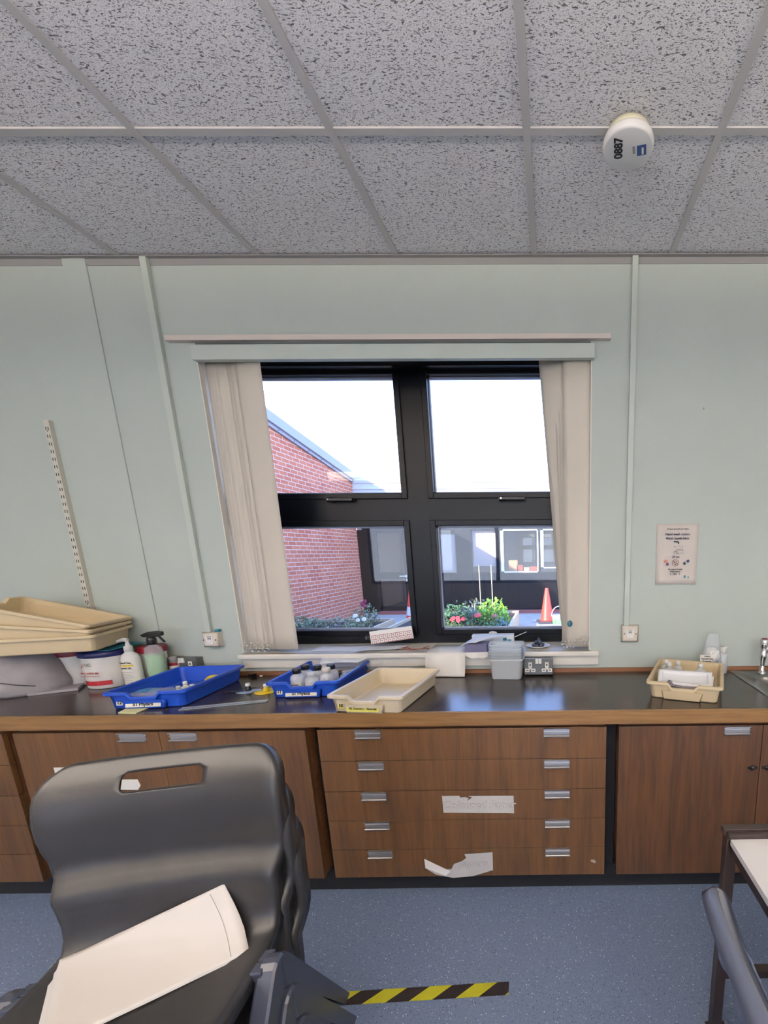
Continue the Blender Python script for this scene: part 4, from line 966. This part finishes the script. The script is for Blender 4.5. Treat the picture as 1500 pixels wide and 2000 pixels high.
def make_chair(name):
    t = thing(name, (0, 0, 0))
    b = bmesh.new(); NC = 24; G = []
    for i, (f, z, hw) in enumerate(PROF):
        row = []
        for k in range(NC + 1):
            u = 2 * k / NC - 1
            wrap = .020 * abs(u * hw / .254) ** 2.4 * (1 if i < 18 else max(0, 1 - (i - 18) / 6))
            dish = .010 * (abs(u) ** 3) * (1 if i > 22 else 0)
            top = 0
            row.append(b.verts.new((u * hw, -(f + wrap), z - CZ + dish + top)))
        G.append(row)
    for i in range(len(G) - 1):
        for k in range(NC): b.faces.new((G[i][k], G[i + 1][k], G[i + 1][k + 1], G[i][k + 1]))
    bmesh.ops.recalc_face_normals(b, faces=b.faces[:]); b.normal_update()
    nref = G[12][NC // 2].normal
    if nref.y > 0:
        for f in b.faces: f.normal_flip()
        b.normal_update()
    loop = [G[0][k] for k in range(NC + 1)] + [G[i][NC] for i in range(1, len(G))] + [G[-1][k] for k in range(NC - 1, -1, -1)] + [G[i][0] for i in range(len(G) - 2, 0, -1)]
    n = len(loop); P = [v.co.copy() for v in loop]; Nn = [v.normal.copy() for v in loop]; rings_ = [loop]
    outs = []
    for i in range(n):
        tg_ = (P[(i + 1) % n] - P[i - 1]).normalized(); o_ = tg_.cross(Nn[i]).normalized()
        outs.append(o_)
    cen = Vector((0, -.25, .45))
    # orientation of the outward direction: away from the panel centre line at mid height
    if outs[NC + 12].x < 0: outs = [-o_ for o_ in outs]
    r0 = .011
    for st_ in range(1, 6):
        ring = []
        for i in range(n):
            if st_ <= 4: a = R(22.5 * st_); q_ = P[i] + outs[i] * (r0 * math.sin(a)) - Nn[i] * (r0 * (1 - math.cos(a)))
            else: q_ = P[i] + outs[i] * (r0 + .001) - Nn[i] * (r0 + .018)
            ring.append(b.verts.new(q_))
        for i in range(n):
            b.faces.new((rings_[-1][i], ring[i], ring[(i + 1) % n], rings_[-1][(i + 1) % n]))
        rings_.append(ring)
    me = bpy.data.meshes.new('shell'); bmesh.ops.recalc_face_normals(b, faces=b.faces[:]); b.to_mesh(me); b.free()
    me.materials.append(m_chair)
    for p_ in me.polygons: p_.use_smooth = True
    o = bpy.data.objects.new('seat_shell', me); COL.objects.link(o)
    s_ = o.modifiers.new('s', 'SOLIDIFY'); s_.thickness = .0045; s_.offset = 0
    cut = MB(); rs = []
    for y_ in (-.12, .12):
        ring = []
        for cx, cz, a0 in ((.092 - .014, .983 - CZ - .014, 0), (-.092 + .014, .983 - CZ - .014, 90), (-.092 + .014, .943 - CZ + .014, 180), (.092 - .014, .943 - CZ + .014, 270)):
            for k in range(6): a = R(a0 + 18 * k); ring.append((cx + .014 * math.cos(a), y_, cz + .014 * math.sin(a)))
        rs.append(ring)
    cut.rings(rs); co = cut.build('cutter', m_chair)
    bo = o.modifiers.new('b', 'BOOLEAN'); bo.operation = 'DIFFERENCE'; bo.object = co; bo.solver = 'EXACT'
    bpy.context.view_layer.update()
    m2 = bpy.data.meshes.new_from_object(o.evaluated_get(bpy.context.evaluated_depsgraph_get()))
    o.modifiers.clear(); o.data = m2; bpy.data.objects.remove(co)
    o.parent = t
    # rounded rim of the handle slot
    # legs: shoulder beside the seat, splayed limbs of tapering box section
    for sx_ in (-1, 1):
        for kind in ('rear', 'front'):
            sg = 1 if kind == 'rear' else -1; ay = -.215; az = .603 - CZ; fy = .025 if kind == 'rear' else -.50
            ex = lambda z_: sx_ * (.262 - .022 * (1 - z_ / az))
            out = [(ay, az), (ay + sg * .012, az - .002), (ay + sg * .024, az - .010), (ay + sg * .034, az - .024), (fy + sg * .020, 0), (fy - sg * .018, 0), (ay + sg * .002, az - .085), (ay, az - .085)]
            b = MB(); rs = []
            for wx in (-.019, -.014, .014, .019):
                k_ = .86 if abs(wx) > .016 else 1.0; cy_ = sum(p_[0] for p_ in out) / len(out)
                ring = []
                for (y_, z_) in out:
                    mid = ay + (fy - ay) * (1 - z_ / az)
                    ring.append((ex(z_) + wx, mid + (y_ - mid) * k_ if z_ < az - .03 else y_, z_ - (.005 if abs(wx) > .016 and z_ > az - .03 else 0)))
                rs.append(ring)
            b.rings(rs)
            for f_ in b.b.faces: f_.smooth = False
            b.box(min(.205 * sx_, .255 * sx_), max(.205 * sx_, .255 * sx_), min(ay, ay + sg * .03), max(ay, ay + sg * .03), az - .045, az - .006, bev=.003)
            lg = b.build('leg', m_chair2, t, bevel=0)
    return t
proto = make_chair('classroom_chair')
CY = R(4.67); TLT = R(4.36)
wv = Vector((math.cos(CY), math.sin(CY), 0)); fv = Vector((math.sin(CY), -math.cos(CY), 0))
base = Vector((-.9174, -1.2317, 0)) + wv * .055
def chair_mx(off_f, off_z, tilt=TLT, off_w=0.0):
    return T(base.x + fv.x * off_f + wv.x * off_w, base.y + fv.y * off_f + wv.y * off_w, off_z) @ Matrix.Rotation(CY, 4, 'Z') @ Matrix.Rotation(-tilt, 4, 'Y')
labs = ['grey plastic chair on top of the stack with papers on its seat', 'grey plastic chair in the middle of the stack', 'grey plastic chair at the bottom of the stack, feet on the floor']
for k in range(3):
    c = proto if k == 0 else copy_tree(proto)
    c.matrix_world = chair_mx(-.006 * k, .19 - .095 * k + .018, TLT, .009 * k)
    tag(c, labs[k], 'chair', 'stacked classroom chairs')
rc = copy_tree(proto); rc.matrix_world = T(.325, -1.62, 0) @ Matrix.Rotation(R(90), 4, 'Z') @ Matrix.Scale(.955, 4)
tag(rc, 'slate grey plastic chair back at the right edge beside the table', 'chair'); 
if 'group' in rc: del rc['group']
for ch_ in kids(rc):
    if ch_.name.startswith('seat_shell'):
        ch_.data = ch_.data.copy(); ch_.data.materials.clear(); ch_.data.materials.append(mat('highlit_slate_polypropylene', rgb(78, 84, 100), .15))  # slate made lighter and bluer, the edge highlight put into its colour

# papers on the seat of the top chair
def chair_surf(wl, s, lift):
    # s runs along the profile polyline (metres) from the top edge
    acc = 0
    for i in range(len(PROF) - 1):
        f0, z0, _ = PROF[i]; f1, z1, _ = PROF[i + 1]; L_ = math.hypot(f1 - f0, z1 - z0)
        if acc + L_ >= s or i == len(PROF) - 2:
            u = (s - acc) / L_; f = f0 + (f1 - f0) * u; z = z0 + (z1 - z0) * u
            nf, nz_ = -(z1 - z0) / L_, (f1 - f0) / L_
            f += nf * lift; z += nz_ * lift
            q_ = chair_mx(0, .208) @ Vector((wl, -f, z - CZ)); return q_
        acc += L_
def seat_sheet(c4, lift, label, line=False):
    b = MB(); V = []; n_ = 20
    Cn = [chair_surf(w_, s_, .004) for w_, s_ in c4]
    for j in range(n_ + 1):
        row = []
        for i in range(n_ + 1):
            u, v = i / n_, j / n_
            flat = (Cn[0] * (1 - u) + Cn[1] * u) * (1 - v) + (Cn[3] * (1 - u) + Cn[2] * u) * v
            wl = (c4[0][0] * (1 - u) + c4[1][0] * u) * (1 - v) + (c4[3][0] * (1 - u) + c4[2][0] * u) * v
            s = (c4[0][1] * (1 - u) + c4[1][1] * u) * (1 - v) + (c4[3][1] * (1 - u) + c4[2][1] * u) * v
            row.append(b.b.verts.new(flat.lerp(chair_surf(wl, s, .006), .45) + Vector((0, 0, lift))))
        V.append(row)
    for j in range(n_):
        for i in range(n_): b.b.faces.new((V[j][i], V[j][i + 1], V[j + 1][i + 1], V[j + 1][i]))
    P1 = [V[int(n_ * v)][int(n_ * .90)].co.copy() for v in (.05, .2, .35, .5, .65, .8, .95)]
    o_ = b.build('paper_sheet', m_paper2, smooth=True); s_ = o_.modifiers.new('s', 'SOLIDIFY'); s_.thickness = .0005
    tag(o_, label, 'paper', 'papers on the chair')
    if line: MB().tube([p_ + Vector((0, -.0004, .0008)) for p_ in P1], .0004, 4).build('printed_line', m_grey_ink, o_)
    return o_
m_paper2 = mat('warm_paper', rgb(214, 206, 196), 0.85, var=.01)
PC = [(-.23, .45), (.125, .325), (.20, .49), (-.085, .645)]
seat_sheet([(a - .005, b_ + .005) for a, b_ in PC], 0, 'lower white paper sheet lying on the stacked chair seat')
seat_sheet(PC, .0018, 'upper white paper sheet with a faint line on the stacked chair seat', True)

# ---------------------------------------------------------------- table at right
tb = thing('table', (.49, -1.137, 0), 0, 'white topped table with a black frame at the right edge', 'table'); inv = T(-.49, 1.137, 0)
B(.490, 1.9, -1.80, -1.137, .683, .700).build('tabletop', m_tabletop, tb, world=inv)
MB().box(.484, 1.9, -1.137, -1.118, .674, .712).box(.478, 1.9, -1.118, -1.092, .700, .718).build('edge_rail', m_tableleg, tb, world=inv, bevel=.002)
MB().box(.494, .520, -1.80, -1.14, .650, .683).build('side_rail', m_tableleg, tb, world=inv)
b = MB(); b.box(.480, .510, -1.137, -1.105, .012, .700); b.box(.475, .535, -1.145, -1.095, 0, .012); b.build('leg', m_tableleg, tb, world=inv, bevel=.002)
b = MB(); b.box(1.82, 1.85, -1.137, -1.105, 0, .70); b.build('leg', m_tableleg, tb, world=inv)
b = MB(); b.box(.51, .54, -1.79, -1.76, 0, .683); b.build('leg', m_tableleg, tb, world=inv)
b = MB(); b.box(1.82, 1.85, -1.79, -1.76, 0, .683); b.build('leg', m_tableleg, tb, world=inv)
B(.51, 1.82, -1.133, -1.108, .22, .245).build('stretcher', m_tableleg, tb, world=inv)

# ================================================================ outside
m_pave = mat('paving', rgb(176, 166, 154), .9, bump=.5, bscale=40, var=.1, vscale=3)
struct(MB().box(-14, 12, .32, 26, -.12, 0).box(-14, 12, -20, YB - .2, -.12, 0).build('ground', m_pave))
m_fasc = mat('grey_fascia', rgb(150, 148, 160), .5)
m_fasc2 = mat('white_profiled_metal', rgb(206, 206, 208), .4)
m_roof = mat('pale_roof', rgb(196, 194, 192), .6)
bw = thing('brick_building', (-4.7, 5, 0), 0, 'red brick wing with a sloping grey roof edge, left outside the window', 'building'); inv = T(4.7, -5, 0)
YN, YE = 1.3, 8.54
zt = lambda y: 3.13 + .152 * (8.5 - y)
b = MB(); b.prism([(-4.7, YN, 0), (-4.7, YE, 0), (-4.7, YE, zt(YE)), (-4.7, YN, zt(YN))], (-3.5, 0, 0)); b.build('wall', m_brick, bw, world=inv)
b = MB(); b.prism([(-4.66, YN, zt(YN)), (-4.66, YE + .05, zt(YE)), (-4.66, YE + .05, zt(YE) + .06), (-4.66, YN, zt(YN) + .06)], (-.1, 0, 0)); b.build('lower_trim', m_fasc, bw, world=inv)
b = MB(); b.prism([(-4.62, YN, zt(YN) + .065), (-4.62, YE + .6, zt(YE + .6) + .065), (-4.62, YE + .6, zt(YE + .6) + .235), (-4.62, YN, zt(YN) + .235)], (-3.6, 0, 0)); b.build('roof', m_fasc, bw, world=inv)
b = MB()
for k in range(9):
    y_ = 4.9 + k * .45; b.ico((-4.655, y_, zt(y_) + .03), .010, 1)
b.build('screw', m_metal, bw, world=inv)

# far wing across the courtyard
fw_ = thing('courtyard_building', (-1.5, 9, 0), 0, 'dark glazed school wing with a pale metal roof across the courtyard', 'building'); inv = T(1.5, -9, 0)
Y8 = 8.9
m_fb = mat('dark_facade', rgb(20, 19, 24), .35, var=.08); m_fint = mat('interior_cream', rgb(206, 198, 184), .8); m_fw = mat('white_upvc', rgb(224, 226, 228), .4)
b = MB()
b.box(-3.62, 3.6, Y8, Y8 + .08, .06, 1.0); b.box(-4.72, 3.6, Y8 - .02, Y8 + .08, 2.06, 2.95); b.box(-4.72, 3.6, Y8 - .02, Y8 + .05, 0, .09)
b.build('wall', m_fb, fw_, world=inv)
b = MB()
for xa_, xb_ in ((-5.0, -4.45), (-3.66, -3.58), (-2.92, -2.86), (-2.42, -2.04), (-1.42, -1.30), (-.36, -.30), (.72, .80), (1.8, 1.9)): b.box(xa_, xb_, Y8 - .03, Y8 + .08, 0, 2.07)
for x_ in (-3.2, -2.6, -1.75, -.9, .3): b.box(x_, x_ + .02, Y8 - .012, Y8, .09, 1.0)
b.build('post', m_blackp, fw_, world=inv)
for (xa_, xb_, za_, zb_) in ((-1.30, -.36, 1.0, 2.06), (-.30, .72, 1.10, 2.06)):
    f = MB(); t_ = .07
    f.box(xa_, xa_ + t_, Y8 - .035, Y8 + .03, za_, zb_); f.box(xb_ - t_ * .4, xb_, Y8 - .035, Y8 + .03, za_, zb_); f.box(xa_, xb_, Y8 - .035, Y8 + .03, za_, za_ + .03); f.box(xa_, xb_, Y8 - .035, Y8 + .03, zb_ - .03, zb_)
    wf_ = f.build('window_frame', m_fw, fw_, world=inv)
    B(xa_ + t_, xb_ - .03, Y8, Y8 + .006, za_ + .03, zb_ - .03).build('pane', m_glass, wf_)
for (xa_, xb_) in ((-2.86, -2.42), (-2.04, -1.42), (-3.58, -2.92)): B(xa_, xb_, Y8 + .02, Y8 + .026, 1.0, 2.06).build('pane', m_glass, fw_, world=inv)
# glazed door
dr = MB(); dr.box(-4.45, -4.38, Y8 - .02, Y8 + .03, .09, 2.06); dr.box(-3.74, -3.66, Y8 - .02, Y8 + .03, .09, 2.06); dr.box(-4.45, -3.66, Y8 - .02, Y8 + .03, .86, 1.03); dr.box(-4.45, -3.66, Y8 - .02, Y8 + .03, .09, .17); dr.box(-4.45, -3.66, Y8 - .02, Y8 + .03, 2.0, 2.06)
d_o = dr.build('door', m_blackp, fw_, world=inv)
B(-4.38, -3.74, Y8, Y8 + .006, 1.03, 2.0).build('pane', m_glass, d_o); B(-4.38, -3.74, Y8, Y8 + .006, .17, .86).build('pane', m_glass, d_o)
MB().box(-3.86, -3.69, Y8 - .07, Y8 - .05, .925, .945).box(-3.715, -3.69, Y8 - .05, Y8 - .02, .90, .96).box(-3.715, -3.695, Y8 - .035, Y8 - .02, .80, .86).build('door_handle', m_fw, d_o)
# roof, fascia
b = MB(); b.box(-5.2, 3.6, Y8 - .35, Y8 - .30, 2.90, 3.22)
for z_ in (2.98, 3.12): b.box(-4.75, 3.6, Y8 - .375, Y8 - .35, z_, z_ + .022)
b.box(-5.2, 3.6, Y8 - .30, Y8, 2.90, 2.94); b.build('fascia', m_fasc2, fw_, world=inv)
b = MB(); b.prism([(-5.2, Y8 - .38, 3.20), (-5.2, 14, 4.50), (-5.2, 14, 4.42), (-5.2, Y8 - .38, 3.14)], (8.8, 0, 0)); b.build('roof', m_roof, fw_, world=inv)
# interior of the wing
b = MB(); b.box(-6, 3.6, 11.6, 11.7, 0, 3.0); b.build('inner_wall', m_fint, fw_, world=inv)
b = MB(); b.box(-4.72, 3.6, Y8 + .1, 11.6, 0, .02); b.build('inner_floor', mat('brown_floor', rgb(130, 112, 98), .5), fw_, world=inv)
b = MB(); b.box(-4.72, 3.6, Y8 + .1, 11.6, 2.9, 2.95); b.build('inner_ceiling', m_fint, fw_, world=inv)
b = MB(); b.box(-4.9, -4.72, Y8 + .12, 11.7, 0, 3.1); b.box(3.5, 3.6, Y8, 11.7, 0, 3.1); b.build('side_wall', m_fint, fw_, world=inv)
b = MB(); b.box(-4.62, -3.95, 11.45, 11.6, .02, 2.1); b.build('inner_door', mat('brown_door', rgb(150, 108, 92), .6), fw_, world=inv)
B(-4.05, -3.9, 11.55, 11.6, 1.3, 1.8).build('notice', m_ink, fw_, world=inv)
tag(B(-2.82, -2.46, Y8 + .10, Y8 + .12, 1.02, 1.95).build('notice_board', mat('pale_board', rgb(210, 200, 190), .8)), 'pale notice board inside the far window left of the canes', 'board')
tag(B(-2.02, -1.44, Y8 + .12, Y8 + .14, 1.16, 2.03).build('notice_board', mat('pinkish_board', rgb(214, 196, 188), .8)), 'pinkish notice board inside the far window behind the canes', 'board')
for i, (x_, w_, h_, c_) in enumerate(((-1.12, .22, .30, (196, 150, 110)), (-.92, .16, .18, (150, 80, 60)), (-.74, .14, .12, (205, 185, 160)), (-.58, .18, .14, (160, 90, 72)))):
    tag(B(x_, x_ + w_, Y8 + .12, Y8 + .28, 1.003, 1.003 + h_).build('wooden_box', mat('box_wood', rgb(*c_), .7)), ['tall tan', 'squat reddish', 'low pale', 'wide reddish'][i] + ' wooden box on the far window sill across the courtyard', 'box')
tag(B(-1.28, -.38, Y8 + .10, Y8 + .34, .96, 1.0).build('inner_sill', m_fw), 'white inner sill carrying wooden boxes in the far window', 'sill')
tag(B(-4.4, 3.6, Y8 - .35, Y8 - .03, 0, .055).build('kerb', mat('red_kerb', rgb(160, 90, 78), .8)), 'low red kerb along the foot of the far building', 'kerb')

# cones
def cone(x, y, label, band=True):
    t = thing('traffic_cone', (x, y, 0), R(10), label, 'cone')
    B(-.21, .21, -.21, .21, 0, .045, bev=.012).build('base', mat('grey_rubber', rgb(70, 72, 78), .8), t)
    MB().lathe([(.155, .045), (.145, .07), (.035, .74), (.030, .75)], 28).build('body', mat('orange_plastic', rgb(238, 74, 58), .45), t, smooth=True)
    if band: MB().lathe([(.1215, .22), (.0945, .40)], 28, cap0=False, cap1=False).build('white_band', m_fw, t)
    return t
cone(-.135, 7.08, 'faded orange traffic cone in full view beyond the right hand pane', False)
cone(-2.98, 6.9, 'orange traffic cone with a white band, half hidden by the window mullion')

# planters and plants
m_plank = mat('pale_timber', rgb(205, 175, 140), .8, bump=.4, bscale=60, var=.12, stretch=(1, 1, 8)); m_soil = mat('soil', rgb(64, 52, 44), .95, bump=.8, bscale=40)
def planter(x0, x1, y0, y1, h, label):
    t = thing('planter', ((x0 + x1) / 2, (y0 + y1) / 2, 0), 0, label, 'planter'); a, c_ = (x1 - x0) / 2, (y1 - y0) / 2
    MB().box(-a, a, -c_, -c_ + .04, 0, h).box(-a, a, c_ - .04, c_, 0, h).box(-a, -a + .04, -c_ + .04, c_ - .04, 0, h).box(a - .04, a, -c_ + .04, c_ - .04, 0, h).build('timber_frame', m_plank, t)
    s_ = B(-a + .04, a - .04, -c_ + .04, c_ - .04, 0, h - .05).build('soil', m_soil, t); return t
planter(-2.75, -.72, 4.65, 6.85, .30, 'raised timber bed of flowers outside the right hand pane')
planter(-4.66, -3.05, 4.65, 6.05, .27, 'raised timber bed beside the brick wall outside the left pane')
LEAFC = {}
def leafmat(c):
    if c not in LEAFC: LEAFC[c] = mat('leaf', rgb(*c), .6, var=.35, vscale=25)
    return LEAFC[c]
def plant(x, y, z, r, h, n, ls, col, label, kind='bush', flower=None, nf=0, seed=1, group=None):
    rd = random.Random(seed); t = thing('grass_plant' if kind == 'grass' else ('flowering_plant' if flower else 'leafy_shrub'), (x, y, z), 0, label, 'plant', group)
    b = MB(); st_ = MB(); tips = []
    for i in range(n):
        a = rd.uniform(0, 2 * PI)
        if kind == 'grass':
            L_ = h * rd.uniform(.6, 1); pts = []; lean = rd.uniform(.2, 1.0) * r
            for k in range(5):
                u = k / 4; pts.append(Vector((math.cos(a) * lean * u ** 1.5, math.sin(a) * lean * u ** 1.5, L_ * (u - .35 * u * u * lean / r))))
            sd_ = Vector((-math.sin(a), math.cos(a), 0)) * ls * .12
            for k in range(4):
                w0, w1 = (1 - k / 4), (1 - (k + 1) / 4) + .05
                v = [b.b.verts.new(p_) for p_ in (pts[k] - sd_ * w0, pts[k] + sd_ * w0, pts[k + 1] + sd_ * w1, pts[k + 1] - sd_ * w1)]; b.b.faces.new(v)
            continue
        rr_ = r * math.sqrt(rd.random()); hh = h * (rd.uniform(.15, 1.0)) * (1 - .45 * (rr_ / r) ** 2)
        c_ = Vector((math.cos(a) * rr_, math.sin(a) * rr_, hh)); tips.append(c_)
        d = Vector((rd.uniform(-1, 1), rd.uniform(-1, 1), rd.uniform(-.3, .9))).normalized(); s_ = d.cross(Vector((rd.uniform(-1, 1), rd.uniform(-1, 1), rd.uniform(-1, 1)))).normalized(); nn2 = d.cross(s_)
        l_ = ls * rd.uniform(.6, 1.2)
        v = [b.b.verts.new(p_) for p_ in (c_, c_ + d * l_ * .5 + s_ * l_ * .28 + nn2 * l_ * .06, c_ + d * l_, c_ + d * l_ * .5 - s_ * l_ * .28 + nn2 * l_ * .06)]; b.b.faces.new(v)
    b.build('blades' if kind == 'grass' else 'foliage', leafmat(col), t)
    if kind != 'grass':
        for i in range(min(9, n // 10 + 2)):
            c_ = rd.choice(tips); st_.tube([(c_.x * .15, c_.y * .15, 0), (c_.x * .6, c_.y * .6, c_.z * .6), c_], .005, 5)
        st_.build('stem', leafmat((92, 84, 56)), t)
    if flower:
        for i in range(nf):
            a = rd.uniform(0, 2 * PI); rr_ = r * math.sqrt(rd.random()) * .9; f = MB(); c_ = Vector((math.cos(a) * rr_, math.sin(a) * rr_ - .02, h * rd.uniform(.75, 1.12)))
            for k in range(6):
                an = k * PI / 3; f.ico((c_.x + .022 * math.cos(an), c_.y + .012 * math.sin(an), c_.z + .018 * math.sin(an)), .020, 1, (1, .6, .9))
            f.build('flower', mat('petal', rgb(*flower), .6), t)
    return t
Zs = .25
plant(-1.62, 5.0, Zs, .24, .46, 260, .075, (90, 126, 84), 'dark leafy shrub at the left of the right hand bed', seed=2)
plant(-1.02, 5.05, Zs, .26, .50, 420, .085, (150, 190, 70), 'bright lime green shrub by the canes', seed=3)
plant(-1.33, 4.95, Zs, .34, .50, 90, .14, (150, 160, 140), 'grey green spiky grass between the two shrubs', 'grass', seed=4)
plant(-1.40, 5.7, Zs, .40, .42, 240, .08, (104, 112, 92), 'grey leafed shrub at the back of the right hand bed', seed=14)
plant(-1.62, 4.82, Zs, .17, .20, 150, .05, (96, 120, 76), 'red flowering plant at the left front of the right hand bed', flower=(232, 70, 78), nf=5, seed=5)
plant(-1.25, 4.80, Zs, .16, .24, 150, .05, (110, 130, 84), 'coral flowering plant below the spiky grass', flower=(232, 96, 92), nf=4, seed=6)
plant(-1.00, 4.80, Zs, .14, .26, 130, .05, (112, 140, 90), 'pink flowering plant in front of the lime green shrub', flower=(236, 110, 120), nf=3, seed=7)
plant(-.85, 4.85, Zs, .13, .20, 150, .05, (110, 140, 130), 'low bluish green plant at the right front of the bed', seed=8)
for i, (x_, y_, c_, fl_, l_) in enumerate(((-3.95, 4.9, (120, 130, 100), None, 'dull green shrub nearest the left blind in the left bed'), (-3.60, 4.95, (146, 140, 116), None, 'grey brown shrub in the middle of the left bed'), (-3.30, 5.0, (132, 140, 104), (226, 214, 210), 'pale flowering plant towards the right of the left bed'),
                                        (-3.38, 5.6, (120, 128, 96), (140, 40, 70), 'dark pink flowering plant at the back of the left bed'), (-4.3, 5.1, (104, 122, 88), None, 'green shrub against the brick wall in the left bed'))):
    plant(x_, y_, .21, .24, .27 if i != 3 else .42, 260, .055, c_, l_, flower=fl_, nf=4 if fl_ else 0, seed=20 + i)
for x_, y_ in ((-1.215, 5.02), (-1.012, 5.0)):
    tag(MB().tube([(x_, y_, Zs), (x_ + .004, y_, .7), (x_ - .002, y_, 1.295)], .007, 8).build('bamboo_cane', mat('bamboo', rgb(205, 180, 140), .6)), ('left' if x_ < -1.1 else 'right') + ' bamboo cane standing in the right hand flower bed', 'cane', 'bamboo canes')
bk = thing('plastic_basket', (.115, 6.6, 0), 0, 'white handled basket beside the orange cone, half behind the blind', 'basket')
MB().lathe([(.11, 0), (.15, .22), (.155, .22), (.145, .21), (.105, .01)], 24).build('basket', m_fw, bk); MB().lathe([(.121, .05), (.139, .15)], 24, cap0=False, cap1=False).build('green_pattern', mat('green_print', rgb(120, 180, 120), .6), bk)
MB().tube([(.15 * math.cos(R(a)), 0, .21 + .2 * math.sin(R(a))) for a in range(0, 181, 15)], .008, 8).build('handle', m_fw, bk)
